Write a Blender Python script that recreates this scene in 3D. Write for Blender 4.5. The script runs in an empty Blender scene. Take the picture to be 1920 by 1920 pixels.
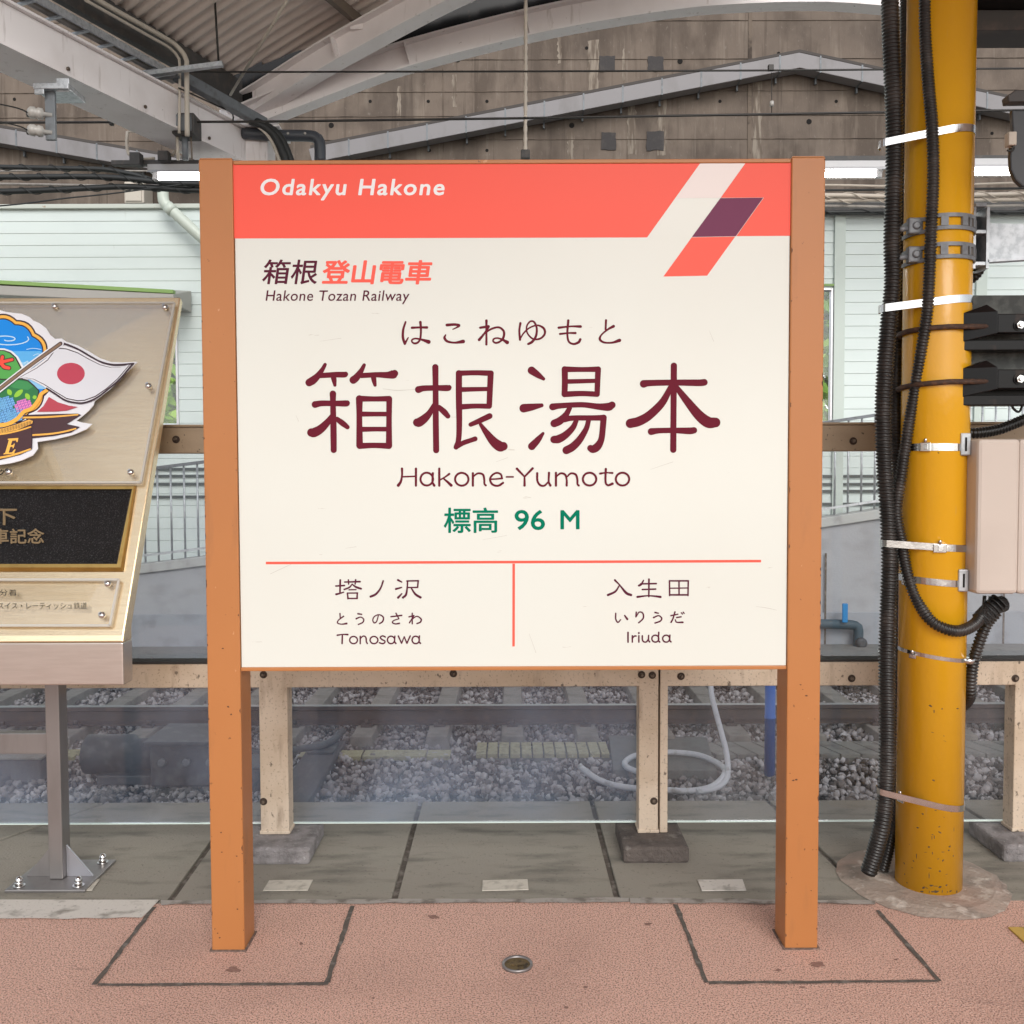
import bpy, bmesh, math, random
import numpy as np
from mathutils import Vector, Matrix
from mathutils.geometry import tessellate_polygon
random.seed(7); rng = np.random.default_rng(7)
sc = bpy.context.scene
C = sc.collection

# ------------------------------------------------------------------ camera, world, sun, exposure
H = 1.4; F = 1775.0; PITCH = math.radians(2.4); ROLL = 0.0035
cd = bpy.data.cameras.new('camera'); cam = bpy.data.objects.new('camera', cd); C.objects.link(cam)
cd.sensor_width = 36.0; cd.lens = 36.0 * F / 1920.0; cd.clip_start = 0.05; cd.clip_end = 500
Fw = Vector((0, math.cos(PITCH), -math.sin(PITCH))); Up0 = Vector((0, math.sin(PITCH), math.cos(PITCH))); X0 = Vector((1, 0, 0))
Rt = math.cos(ROLL) * X0 - math.sin(ROLL) * Up0
Up = math.sin(ROLL) * X0 + math.cos(ROLL) * Up0
CAM = Vector((0, 0, H))
mw = Matrix((Rt, Up, -Fw)).transposed().to_4x4(); mw.translation = CAM
cam.matrix_world = mw
sc.camera = cam

SUN_EL, SUN_AZ = math.radians(33), math.radians(168)     # azimuth from north (+Y), clockwise: behind the camera
w = bpy.data.worlds.new('World'); sc.world = w; w.use_nodes = True
nt = w.node_tree; bg = nt.nodes['Background']
sky = nt.nodes.new('ShaderNodeTexSky'); sky.sky_type = 'NISHITA'; sky.sun_disc = False
sky.sun_elevation = SUN_EL; sky.sun_rotation = SUN_AZ
hs = nt.nodes.new('ShaderNodeHueSaturation'); hs.inputs['Saturation'].default_value = 0.3   # overcast: little blue
nt.links.new(sky.outputs[0], hs.inputs['Color']); nt.links.new(hs.outputs[0], bg.inputs['Color'])
bg.inputs['Strength'].default_value = 0.15
sd = bpy.data.lights.new('sun', 'SUN'); sd.energy = 1.2; sd.angle = math.radians(35); sd.color = (1, 0.96, 0.9)
so = bpy.data.objects.new('sun', sd); C.objects.link(so)
sdir = Vector((math.sin(SUN_AZ) * math.cos(SUN_EL), math.cos(SUN_AZ) * math.cos(SUN_EL), math.sin(SUN_EL)))
so.rotation_euler = sdir.to_track_quat('Z', 'Y').to_euler(); so.location = sdir * 30
sc.view_settings.view_transform = 'Standard'; sc.view_settings.look = 'None'
sc.view_settings.gamma = 1; sc.view_settings.exposure = 0.42

# ------------------------------------------------------------------ geometry of the view: pixel of the photo -> point in the place
def ray(u, v):
    du, dv = u - 960.0, v - 960.0
    return Fw + Rt * (du / F) - Up * (dv / F)
def P(u, v, Y):
    d = ray(u, v); return CAM + d * (Y / d.y)
def G(u, v, z=0.0):
    d = ray(u, v); return CAM + d * ((z - H) / d.z)
def PL(u, v, p0, n):
    d = ray(u, v); return CAM + d * ((p0 - CAM).dot(n) / d.dot(n))

# ------------------------------------------------------------------ materials
def lin(r, g, b):
    f = lambda c: (c / 255 / 12.92) if c / 255 <= 0.04045 else ((c / 255 + 0.055) / 1.055) ** 2.4
    return (f(r), f(g), f(b))
MATS = {}
def mat(name, col, rough=0.5, metal=0.0, layers=(), bump=0.0, bscale=40, bstretch=(1, 1, 1), coat=0.0, spec=0.5, emit=None, island=None, aniso=None):
    if name in MATS: return MATS[name]
    m = bpy.data.materials.new(name); m.use_nodes = True; MATS[name] = m
    t = m.node_tree; b = t.nodes['Principled BSDF']
    b.inputs['Roughness'].default_value = rough; b.inputs['Metallic'].default_value = metal
    b.inputs['Coat Weight'].default_value = coat; b.inputs['Specular IOR Level'].default_value = spec
    tc = t.nodes.new('ShaderNodeTexCoord')
    def noise(scale, stretch, detail=5.0, rgh=0.55):
        mp = t.nodes.new('ShaderNodeMapping'); mp.inputs['Scale'].default_value = stretch
        t.links.new(tc.outputs['Object'], mp.inputs['Vector'])
        n = t.nodes.new('ShaderNodeTexNoise'); n.inputs['Scale'].default_value = scale
        n.inputs['Detail'].default_value = detail; n.inputs['Roughness'].default_value = rgh
        t.links.new(mp.outputs[0], n.inputs['Vector']); return n.outputs['Fac']
    cur = t.nodes.new('ShaderNodeRGB'); cur.outputs[0].default_value = (*col, 1); cur = cur.outputs[0]
    if island:
        g = t.nodes.new('ShaderNodeNewGeometry'); r = t.nodes.new('ShaderNodeValToRGB')
        els = r.color_ramp.elements
        for i, c in enumerate(island):
            e = els[i] if i < 2 else els.new(0.5)
            e.position = i / max(1, len(island) - 1); e.color = (*c, 1)
        t.links.new(g.outputs['Random Per Island'], r.inputs[0]); cur = r.outputs[0]
    for L in layers:
        c, scale, lo, hi, stretch, amt = (list(L) + [(1, 1, 1), 1.0])[:6] if len(L) < 6 else L
        f = noise(scale, stretch)
        mr = t.nodes.new('ShaderNodeMapRange'); mr.inputs['From Min'].default_value = lo; mr.inputs['From Max'].default_value = hi
        mr.inputs['To Max'].default_value = amt
        t.links.new(f, mr.inputs['Value'])
        mx = t.nodes.new('ShaderNodeMix'); mx.data_type = 'RGBA'
        t.links.new(mr.outputs[0], mx.inputs['Factor']); t.links.new(cur, mx.inputs[6]); mx.inputs[7].default_value = (*c, 1)
        cur = mx.outputs[2]
    t.links.new(cur, b.inputs['Base Color'])
    if bump:
        f = noise(bscale, bstretch, 4.0, 0.6)
        bp = t.nodes.new('ShaderNodeBump'); bp.inputs['Strength'].default_value = bump; bp.inputs['Distance'].default_value = 0.02
        t.links.new(f, bp.inputs['Height']); t.links.new(bp.outputs[0], b.inputs['Normal'])
    if emit:
        b.inputs['Emission Color'].default_value = (*emit[0], 1); b.inputs['Emission Strength'].default_value = emit[1]
    return m
def glassmat(name, haze, amt, rough=0.03, gloss=0.10):
    m = bpy.data.materials.new(name); m.use_nodes = True; t = m.node_tree
    t.nodes.clear(); out = t.nodes.new('ShaderNodeOutputMaterial')
    tr = t.nodes.new('ShaderNodeBsdfTransparent'); df = t.nodes.new('ShaderNodeBsdfDiffuse'); gl = t.nodes.new('ShaderNodeBsdfGlossy')
    df.inputs[0].default_value = (*haze, 1); gl.inputs['Roughness'].default_value = rough
    tc = t.nodes.new('ShaderNodeTexCoord'); n = t.nodes.new('ShaderNodeTexNoise'); n.inputs['Scale'].default_value = 3; n.inputs['Detail'].default_value = 6
    t.links.new(tc.outputs['Object'], n.inputs['Vector'])
    mr = t.nodes.new('ShaderNodeMapRange'); mr.inputs['From Min'].default_value = .3; mr.inputs['From Max'].default_value = .7
    mr.inputs['To Min'].default_value = amt * 0.2; mr.inputs['To Max'].default_value = amt * 1.9
    t.links.new(n.outputs['Fac'], mr.inputs['Value'])
    m1 = t.nodes.new('ShaderNodeMixShader'); t.links.new(mr.outputs[0], m1.inputs[0]); t.links.new(tr.outputs[0], m1.inputs[1]); t.links.new(df.outputs[0], m1.inputs[2])
    lw = t.nodes.new('ShaderNodeLayerWeight'); lw.inputs[0].default_value = 0.35
    mu = t.nodes.new('ShaderNodeMath'); mu.operation = 'MULTIPLY_ADD'; mu.inputs[1].default_value = 0.5; mu.inputs[2].default_value = gloss
    t.links.new(lw.outputs['Fresnel'], mu.inputs[0])
    m2 = t.nodes.new('ShaderNodeMixShader'); t.links.new(mu.outputs[0], m2.inputs[0]); t.links.new(m1.outputs[0], m2.inputs[1]); t.links.new(gl.outputs[0], m2.inputs[2])
    t.links.new(m2.outputs[0], out.inputs[0]); MATS[name] = m; return m

PINK = mat('pink_asphalt', (0.74, 0.44, 0.345), 0.95, 0, [((0.86, 0.59, 0.49), 230, .50, .58), ((0.16, 0.083, 0.065), 215, .525, .60, (1, 1, 1), .85),
        ((0.20, 0.11, 0.085), 1.6, .50, .78, (1, 1, 1), .3), ((0.14, 0.085, 0.07), 9, .66, .76, (1, 2.5, 1), .35)], 0.6, 190)
SLAB = mat('slab_concrete', (0.28, 0.255, 0.215), 0.85, 0, [((0.27, 0.255, 0.21), 3, .45, .75, (1, 2.5, 1), .7), ((0.075, 0.07, 0.06), 6, .52, .75, (.6, 2, 1), .7),
        ((0.30, 0.29, 0.25), 60, .60, .70, (1, 1, 1), .35), ((0.06, 0.05, 0.045), 90, .62, .70, (1, 1, 1), .5)], 0.25, 120)
EDGE = mat('edge_concrete', (0.21, 0.21, 0.2), 0.85, 0, [((0.12, 0.12, 0.115), 8, .5, .75, (1, 1, 1), .7)], 0.2, 100)
WHITEP = mat('worn_white_paint', (0.62, 0.58, 0.53), 0.8, 0, [((0.20, 0.18, 0.15), 9, .55, .70, (1, 1.5, 1), .8), ((0.25, 0.22, 0.2), 70, .6, .68, (1, 1, 1), .6)], 0.15, 90)
CURBW = mat('worn_curb_line', (0.36, 0.33, 0.3), 0.85, 0, [((0.14, 0.12, 0.1), 14, .48, .62, (1, 1, 1), .85)], 0.2, 90)
JOINT = mat('dark_joint', (0.105, 0.088, 0.074), 0.95, 0, [((0.25, 0.225, 0.2), 26, .50, .66, (1, 1, 1), .8)], 0.3, 60)
MORTAR = mat('mortar', (0.35, 0.285, 0.238), 0.9, 0, [((0.2, 0.175, 0.15), 5, .48, .66, (1, 1.6, 1), .85), ((0.62, 0.56, 0.5), 16, .55, .66, (1, 1, 1), .7), ((.38, .24, .19), 3, .52, .7, (1, 1, 1), .6)], 0.4, 50)
BLOCK = mat('block_concrete', (0.27, 0.25, 0.25), 0.9, 0, [((0.09, 0.08, 0.08), 11, .5, .7, (1, 1, 1), .8), ((0.42, 0.4, 0.4), 60, .6, .7, (1, 1, 1), .6)], 0.6, 60)
BLOCKD = mat('dark_block_concrete', (0.115, 0.095, 0.085), 0.9, 0, [((0.045, 0.037, 0.035), 9, .45, .7, (1, 1, 1), .8), ((0.24, 0.22, 0.2), 26, .58, .72, (1, 1, 1), .7)], 0.7, 60)
ORANGE = mat('orange_paint', (0.46, 0.185, 0.062), 0.34, 0, [((0.40, 0.15, 0.046), 1.5, .4, .7, (1, 1, .6), .6), ((0.12, 0.05, 0.025), 55, .685, .72, (1, 1, 1), .75), ((.66, .40, .22), 40, .70, .72, (1, 4, .5), .5), ((.30, .13, .055), 7, .6, .75, (2, 2, .4), .5)], 0.04, 300, spec=.35)
CREAM = mat('cream_panel', (0.70, 0.715, 0.66), 0.2, 0, [((0.66, 0.64, 0.57), 1.2, .45, .8, (1, 1, 1), .35), ((0.42, 0.38, 0.32), 38, .735, .75, (.3, 1, 2.2), .45)], 0.0, spec=.45)
WHITEV = mat('white_vinyl', (0.80, 0.80, 0.80), 0.3)
PINKW = mat('pale_pink_vinyl', (0.74, 0.65, 0.62), 0.3)
RED = mat('red_vinyl', (0.90, 0.118, 0.082), 0.3, spec=.15)
PURP = mat('purple_vinyl', (0.18, 0.046, 0.10), 0.4, spec=.1)
MAROON = mat('maroon_vinyl', (0.135, 0.014, 0.028), 0.5, spec=.06)
PLUM = mat('plum_vinyl', (0.10, 0.018, 0.038), 0.5, spec=.06)
GREEN = mat('green_vinyl', (0.0, 0.175, 0.10), 0.5, spec=.06)
FENCE = mat('beige_fence_paint', (0.60, 0.49, 0.38), 0.55, 0, [((0.40, 0.29, 0.185), 3, .45, .72, (1, 1, 1), .8), ((0.12, 0.085, 0.06), 110, .58, .68, (1, 1, 1), .6), ((0.07, 0.048, 0.034), 38, .635, .69, (1, 1, .7), .8), ((0.22, 0.15, 0.10), 9, .56, .72, (2, 2, .5), .6)], 0.08, 90)
RAILTOP = mat('brown_fence_paint', (0.40, 0.30, 0.20), 0.5, 0, [((0.26, 0.19, 0.125), 5, .45, .7, (.5, 1, 1), .7), ((0.04, 0.03, 0.02), 55, .635, .68, (1, 1, 1), .85)], 0.08, 90)
GASKET = mat('dark_gasket', (0.03, 0.028, 0.026), 0.8)
GLASS = glassmat('pane_glass', (0.60, 0.64, 0.72), 0.042, 0.02, 0.005)
GLASSB = glassmat('sky_reflection_glass', (0.52, 0.65, 0.88), 0.062, 0.02, 0.010)  # blue sky reflection painted as the haze colour
GLEDGE = mat('glass_edge', (0.70, 0.82, 0.76), 0.25)
ACRYL = glassmat('acrylic', (0.85, 0.80, 0.7), 0.012, 0.02, 0.03)
BOLT = mat('old_bolt', (0.20, 0.16, 0.125), 0.5, 0.7, [((0.05, 0.035, 0.03), 120, .45, .6, (1, 1, 1), .9)])
RUST = mat('rust_halo', (0.06, 0.04, 0.03), 0.9)
CHROME = mat('stainless', (0.72, 0.71, 0.70), 0.16, 1.0)
BAND = mat('steel_band', (0.66, 0.655, 0.65), 0.2, 1.0, [((0.5, 0.48, 0.46), 12, .5, .65, (1, 1, 1), .5)], 0.05, 14)
BRUSH = mat('brushed_steel', (0.90, 0.72, 0.47), 0.24, 0.82, [((0.96, 0.80, 0.55), 6, .4, .6, (1, 12, 12), .5), ((0.78, 0.62, 0.42), 14, .5, .62, (1, 30, 30), .3)], 0.07, 10, (2, 60, 60))  # warm reflection on the plate is put into the steel's colour
LIPST = mat('shaded_brushed_steel', (0.60, 0.53, 0.48), 0.3, 0.85, [((0.68, 0.61, 0.56), 8, .4, .6, (1, 10, 10), .5)], 0.05, 10, (2, 60, 60))  # same steel as the plate; the lip's duller reflection is put into the colour
LEGST = mat('leg_steel', (0.30, 0.285, 0.28), 0.36, 0.7, [((0.23, 0.215, 0.21), 6, .45, .7, (3, 3, .6), .6)])
BRASS = mat('brass', (0.50, 0.33, 0.11), 0.34, 0.9, [((0.36, 0.22, 0.07), 20, .5, .7, (1, 1, 1), .6)])
BLACKST = mat('black_stipple', (0.014, 0.014, 0.016), 0.42, 0, [((0.10, 0.10, 0.105), 260, .55, .64)], 1.0, 260)
BRONZE = mat('bronze_letters', (0.27, 0.19, 0.105), 0.42, 0.7)
INK = mat('black_ink', (0.008, 0.008, 0.009), 0.6, spec=.05)
YELLOW = mat('yellow_column_paint', (0.74, 0.375, 0.014), 0.2, 0, [((0.67, 0.32, 0.012), 2.0, .4, .7, (1, 1, .3), .6), ((0.07, 0.045, 0.02), 46, .735, .76, (1, 1, .6), .9), ((.66, .36, .07), 30, .68, .74, (2, 2, .3), .5)], 0.05, 40, coat=0.1, spec=.45)
SCUFF = mat('scuffed_grime', (0.075, 0.045, 0.018), 0.7)
RUBBER = mat('black_conduit', (0.018, 0.016, 0.015), 0.30, 0, [((0.075, 0.062, 0.055), 14, .48, .7, (1, 1, 1), .6), ((.25, .23, .2), 90, .68, .74, (1, 1, 1), .5)])
GREYPL = mat('grey_belt', (0.20, 0.21, 0.225), 0.45, 0.2, [((0.10, 0.10, 0.105), 30, .5, .7, (1, 1, 1), .6)])
GALV = mat('galvanised', (0.48, 0.50, 0.52), 0.42, 0.6, [((0.36, 0.38, 0.40), 40, .45, .6), ((0.55, 0.57, 0.6), 14, .5, .7)])
BLACKP = mat('black_paint', (0.007, 0.0065, 0.007), 0.3, 0, [((0.05, 0.03, 0.022), 20, .6, .72, (1, 1, 1), .6)], spec=.22)
BLACKW = mat('weathered_black_plate', (0.022, 0.024, 0.021), 0.55, 0, [((0.13, 0.135, 0.12), 12, .45, .68, (1, 1, 1), .8)], 0.1, 30)
RUSTROD = mat('rusty_rod', (0.055, 0.028, 0.018), 0.7, 0, [((0.12, 0.055, 0.028), 60, .5, .65)], 0.3, 150)
BOXP = mat('beige_box_paint', (0.56, 0.48, 0.42), 0.42, 0, [((0.45, 0.38, 0.33), 3, .5, .8, (1, 1, 1), .5)], 0.03, 200)
BOXD = mat('box_back_grey', (0.24, 0.235, 0.215), 0.5)
STONE = mat('ballast_stones', (0.2, 0.19, 0.19), 0.9, 0, [((0.10, 0.085, 0.08), 1.3, .45, .7, (1, 1, 1), .55)], 0.3, 60,
            island=[(0.045, 0.038, 0.036), (0.14, 0.125, 0.12), (0.32, 0.30, 0.30), (0.13, 0.092, 0.07), (0.52, 0.51, 0.53)])
BED = mat('ballast_bed', (0.05, 0.045, 0.044), 1.0, 0, [((0.03, 0.028, 0.027), 30, .45, .6), ((0.2, 0.19, 0.19), 45, .58, .7)], 1.0, 35)
SLEEP = mat('sleeper_concrete', (0.25, 0.24, 0.22), 0.9, 0, [((0.12, 0.105, 0.095), 6, .45, .7, (1, 1, 1), .7)], 0.3, 60)
WOODS = mat('dark_sleeper', (0.085, 0.083, 0.09), 0.9, 0, [((0.14, 0.135, 0.135), 7, .5, .7, (6, 1, 1), .7)], 0.3, 40)
RAIL = mat('rail_rust', (0.075, 0.062, 0.06), 0.6, 0.3, [((0.12, 0.085, 0.07), 12, .5, .7)])
RAILHEAD = mat('rail_head', (0.33, 0.33, 0.34), 0.35, 0.9)
LID = mat('trough_lid', (0.36, 0.345, 0.22), 0.9, 0, [((0.20, 0.19, 0.125), 20, .5, .7), ((0.5, .48, .35), 34, .6, .7)], 0.2, 60)
TROUGH = mat('trough_grey', (0.21, 0.21, 0.195), 0.9, 0, [((0.13, 0.125, 0.12), 8, .5, .7)], 0.2, 60)
HOSE = mat('white_hose', (0.55, 0.57, 0.62), 0.4, 0, [((0.3, 0.3, 0.3), 12, .55, .7)])
BLUEP = mat('blue_pipe', (0.02, 0.12, 0.46), 0.4)
MACH = mat('dark_machine', (0.045, 0.052, 0.062), 0.55, 0, [((0.11, 0.115, 0.12), 9, .5, .7)])
RWALL = mat('ramp_concrete', (0.36, 0.37, 0.39), 0.9, 0, [((0.24, 0.245, 0.25), 2.5, .48, .75, (1, 1, 1.5), .7), ((0.12, 0.12, 0.11), 5, .70, .78, (1, 1, .5), .7)], 0.15, 30)
SIDING = mat('mint_siding', (0.68, 0.755, 0.73), 0.5, 0, [((0.63, 0.70, 0.68), 1.0, .45, .75, (1, 1, 4), .6), ((0.52, 0.57, 0.52), 7, .68, .76, (1, 1, .3), .4)])
TRIMG = mat('mint_trim', (0.56, 0.63, 0.58), 0.45)
ALU = mat('aluminium', (0.62, 0.61, 0.63), 0.35, 0.7)
GRTRIM = mat('green_trim', (0.22, 0.36, 0.10), 0.45)
AWN = mat('awning_grey', (0.36, 0.34, 0.31), 0.4, 0.3)
SLIT = mat('louver_dark', (0.09, 0.105, 0.105), 0.6)
LEAF = mat('leaf', (0.09, 0.22, 0.02), 0.6, 0, island=[(0.12, 0.27, 0.02), (0.24, 0.46, 0.04), (0.36, 0.60, 0.07)])
BARK = mat('bark', (0.10, 0.075, 0.05), 0.9, bump=0.4)
WALLC = mat('board_marked_concrete', (0.175, 0.138, 0.111), 0.92, 0, [((0.085, 0.064, 0.050), 0.9, .49, .62, (1.7, 1, .8), .75), ((0.27, 0.222, 0.18), 1.6, .56, .70, (2.4, 1, .4), .6), ((0.075, 0.056, 0.043), 3.2, .56, .68, (3.2, 1, .16), .6), ((0.28, 0.235, 0.195), 5, .60, .72, (3.0, 1, .15), .5), ((0.055, 0.041, 0.032), .5, .5, .62, (1, 1, 1), .6),
        ((0.09, 0.07, 0.058), 1.0, .45, .7, (1, 1, 1), .6), ((0.27, 0.235, 0.205), 22, .62, .72, (1, 1, .5), .4)], 0.35, 26, (1, 1, .3))
WALLJ = mat('wall_joint', (0.06, 0.046, 0.037), 0.95, 0, [((0.16, .125, .098), 2.5, .42, .52, (1, 1, 1), 1.0)])
PATCH = mat('mortar_patch', (0.055, 0.05, 0.05), 0.9, 0, [((0.085, 0.075, 0.07), 6, .5, .7)], 0.3, 30)
HOLE = mat('tie_hole', (0.012, 0.01, 0.009), 1.0)
DUCT = mat('duct_grey', (0.235, 0.222, 0.228), 0.55, 0, [((0.165, 0.152, 0.147), 3, .5, .75, (1, 1, .5), .7)])
DUCTC = mat('duct_dark', (0.07, 0.06, 0.055), 0.8)
STEELW = mat('white_steel', (0.84, 0.795, 0.79), 0.5, 0, [((0.66, 0.60, 0.58), 2.2, .5, .8, (1, 1, 1), .6), ((0.13, 0.09, 0.07), 20, .72, .76, (1, 1, 1), .8), ((.36, .3, .26), 5, .62, .74, (3, 3, .4), .5)], 0.05, 60)
ROOF = mat('roof_sheet', (0.74, 0.655, 0.595), 0.6, 0, [((0.60, 0.52, 0.46), 2, .45, .75, (1, 1, 1), .6), ((0.12, 0.09, 0.07), 34, .70, .75, (1, 1, 1), .7)])
DARKST = mat('dark_steel', (0.06, 0.058, 0.057), 0.6, 0, [((0.1, 0.085, 0.075), 12, .5, .7)])
BRNST = mat('purlin_brown', (0.17, 0.135, 0.105), 0.6)
GREYST = mat('grey_steel', (0.17, 0.185, 0.20), 0.5, 0.2, [((0.11, 0.115, 0.12), 12, .5, .7)])
PIPEW = mat('conduit_beige', (0.52, 0.47, 0.40), 0.5, 0, [((0.22, 0.12, 0.06), 14, .66, .74, (1, 1, 1), .8)])
PIPEG = mat('dark_pvc', (0.055, 0.062, 0.075), 0.4)
PIPEM = mat('mint_pipe', (0.60, 0.66, 0.58), 0.4)
CABLE = mat('black_cable', (0.020, 0.022, 0.022), 0.5)
CABLEG = mat('grey_cable', (0.38, 0.35, 0.32), 0.55, 0, [((0.2, 0.18, 0.16), 9, .5, .7)])
CABLEB = mat('beige_cable', (0.60, 0.53, 0.45), 0.55)
WIRE = mat('wire', (0.035, 0.032, 0.03), 0.5, 0.4)
PORC = mat('porcelain', (0.45, 0.43, 0.40), 0.25)
LAMPB = mat('lamp_body_white', (0.5, 0.5, 0.51), 0.4)
TUBE = mat('fluorescent_tube', (1, 1, 1), 0.4, emit=((1.0, 0.98, 0.92), 24.0))
TAPE = mat('worn_tape', (0.55, 0.51, 0.44), 0.7, 0, [((0.36, 0.33, 0.28), 30, .5, .7)])
TACT = mat('tactile_yellow', (0.55, 0.36, 0.08), 0.7, 0, [((0.3, 0.2, 0.06), 40, .5, .65)], 0.2, 120)

# ------------------------------------------------------------------ object helpers
def origin(o):
    p = Vector((0, 0, 0))
    while o is not None: p = p + o.location; o = o.parent
    return p
def tag(o, label=None, cat=None, group=None, kind=None):
    if label: o['label'] = label
    if cat: o['category'] = cat
    if group: o['group'] = group
    if kind: o['kind'] = kind
    return o
def thing(name, loc, label, cat, group=None):
    o = bpy.data.objects.new(name, None); C.objects.link(o); o.location = loc; o.empty_display_size = 0.05
    return tag(o, label, cat, group)
def dup(o, parent=None):
    kids = list(o.children); c = o.copy(); C.objects.link(c); c.parent = parent
    for k in kids: dup(k, c)
    return c
class MB:
    def __init__(s): s.v = []; s.f = []; s.sm = []
    def add(s, vs, fs, smooth=False):
        n = len(s.v); s.v += [tuple(p) for p in vs]; s.f += [tuple(i + n for i in f) for f in fs]; s.sm += [smooth] * len(fs); return s
    def box(s, x0, x1, y0, y1, z0, z1):
        x0, x1 = sorted((x0, x1)); y0, y1 = sorted((y0, y1)); z0, z1 = sorted((z0, z1))
        v = [(x, y, z) for z in (z0, z1) for y in (y0, y1) for x in (x0, x1)]
        return s.add(v, [(0, 2, 3, 1), (4, 5, 7, 6), (0, 1, 5, 4), (2, 6, 7, 3), (0, 4, 6, 2), (1, 3, 7, 5)])
    def beam(s, p0, p1, wd, ht, up=(0, 0, 1)):
        p0, p1 = Vector(p0), Vector(p1); d = (p1 - p0).normalized(); u = Vector(up)
        sx = d.cross(u)
        if sx.length < 1e-4: sx = d.cross(Vector((0, 1, 0)))
        sx.normalize(); uu = sx.cross(d)
        v = [p + sx * a * wd / 2 + uu * b * ht / 2 for p in (p0, p1) for a, b in ((-1, -1), (1, -1), (1, 1), (-1, 1))]
        return s.add(v, [(3, 2, 1, 0), (4, 5, 6, 7), (0, 1, 5, 4), (1, 2, 6, 5), (2, 3, 7, 6), (3, 0, 4, 7)])
    def sweep(s, path, prof, up=(0, 0, 1), cap=True):
        """closed 2d profile (side, up) along a path, mitred by averaged tangents"""
        n = len(path); m = len(prof); vs = []
        for i in range(n):
            a, b = Vector(path[max(0, i - 1)]), Vector(path[min(n - 1, i + 1)]); d = (b - a).normalized()
            sx = d.cross(Vector(up)).normalized(); uu = sx.cross(d)
            vs += [Vector(path[i]) + sx * q[0] + uu * q[1] for q in prof]
        fs = [(i * m + j, i * m + (j + 1) % m, (i + 1) * m + (j + 1) % m, (i + 1) * m + j) for i in range(n - 1) for j in range(m)]
        if cap: fs += [tuple(range(m - 1, -1, -1)), tuple((n - 1) * m + j for j in range(m))]
        return s.add(vs, fs)
    def tube(s, path, r, seg=10, cap=True, rf=None):
        n = len(path); pts = [Vector(p) for p in path]; vs = []
        t0 = (pts[1] - pts[0]).normalized(); nrm = t0.orthogonal().normalized()
        for i in range(n):
            t = (pts[min(n - 1, i + 1)] - pts[max(0, i - 1)]).normalized()
            nrm = (nrm - t * nrm.dot(t)).normalized(); bn = t.cross(nrm); rr = rf[i] if rf is not None else r
            vs += [pts[i] + (nrm * math.cos(2 * math.pi * k / seg) + bn * math.sin(2 * math.pi * k / seg)) * rr for k in range(seg)]
        fs = [(i * seg + k, i * seg + (k + 1) % seg, (i + 1) * seg + (k + 1) % seg, (i + 1) * seg + k) for i in range(n - 1) for k in range(seg)]
        s.add(vs, fs, True)
        if cap:
            b = len(s.v) - n * seg
            s.f += [tuple(b + k for k in range(seg - 1, -1, -1)), tuple(b + (n - 1) * seg + k for k in range(seg))]; s.sm += [False, False]
        return s
    def lathe(s, c, axis, prof, seg=16):
        """prof: list of (distance along axis, radius)"""
        a = Vector(axis).normalized(); n = a.orthogonal().normalized(); b = a.cross(n); c = Vector(c); vs = []; m = len(prof)
        for h, r in prof: vs += [c + a * h + (n * math.cos(2 * math.pi * k / seg) + b * math.sin(2 * math.pi * k / seg)) * max(r, 1e-5) for k in range(seg)]
        fs = [(i * seg + k, i * seg + (k + 1) % seg, (i + 1) * seg + (k + 1) % seg, (i + 1) * seg + k) for i in range(m - 1) for k in range(seg)]
        s.add(vs, fs, True)
        q = len(s.v) - m * seg; s.f += [tuple(q + k for k in range(seg - 1, -1, -1)), tuple(q + (m - 1) * seg + k for k in range(seg))]; s.sm += [False, False]
        return s
    def poly(s, pts):
        """flat filled polygon in any plane"""
        pts = [Vector(p) for p in pts]; tr = tessellate_polygon([pts]); return s.add(pts, tr)
    def prism(s, pts, off):
        """flat polygon extruded by the vector off"""
        pts = [Vector(p) for p in pts]; off = Vector(off); n = len(pts); tr = [tuple(t) for t in tessellate_polygon([pts])]
        fs = tr + [tuple(n + i for i in reversed(t)) for t in tr] + [(i, n + i, n + (i + 1) % n, (i + 1) % n) for i in range(n)]
        return s.add(pts + [p + off for p in pts], fs)
    def build(s, name, m, parent=None, bevel=0.0, label=None, cat=None, group=None, kind=None):
        o3 = origin(parent) if parent else Vector((0, 0, 0))
        if parent is None and s.v:
            a = np.array(s.v); o3 = Vector(((a[:, 0].min() + a[:, 0].max()) / 2, (a[:, 1].min() + a[:, 1].max()) / 2, a[:, 2].min()))
        me = bpy.data.meshes.new(name); me.from_pydata([(p[0] - o3.x, p[1] - o3.y, p[2] - o3.z) for p in s.v], [], s.f)
        me.polygons.foreach_set('use_smooth', s.sm); me.materials.append(m)
        bm = bmesh.new(); bm.from_mesh(me); bmesh.ops.recalc_face_normals(bm, faces=bm.faces); bm.to_mesh(me); bm.free(); me.update()
        o = bpy.data.objects.new(name, me); C.objects.link(o)
        if parent: o.parent = parent
        else: o.location = o3
        if bevel:
            b = o.modifiers.new('b', 'BEVEL'); b.width = bevel; b.segments = 2; b.limit_method = 'ANGLE'; b.angle_limit = math.radians(40)
        return tag(o, label, cat, group, kind)
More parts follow.
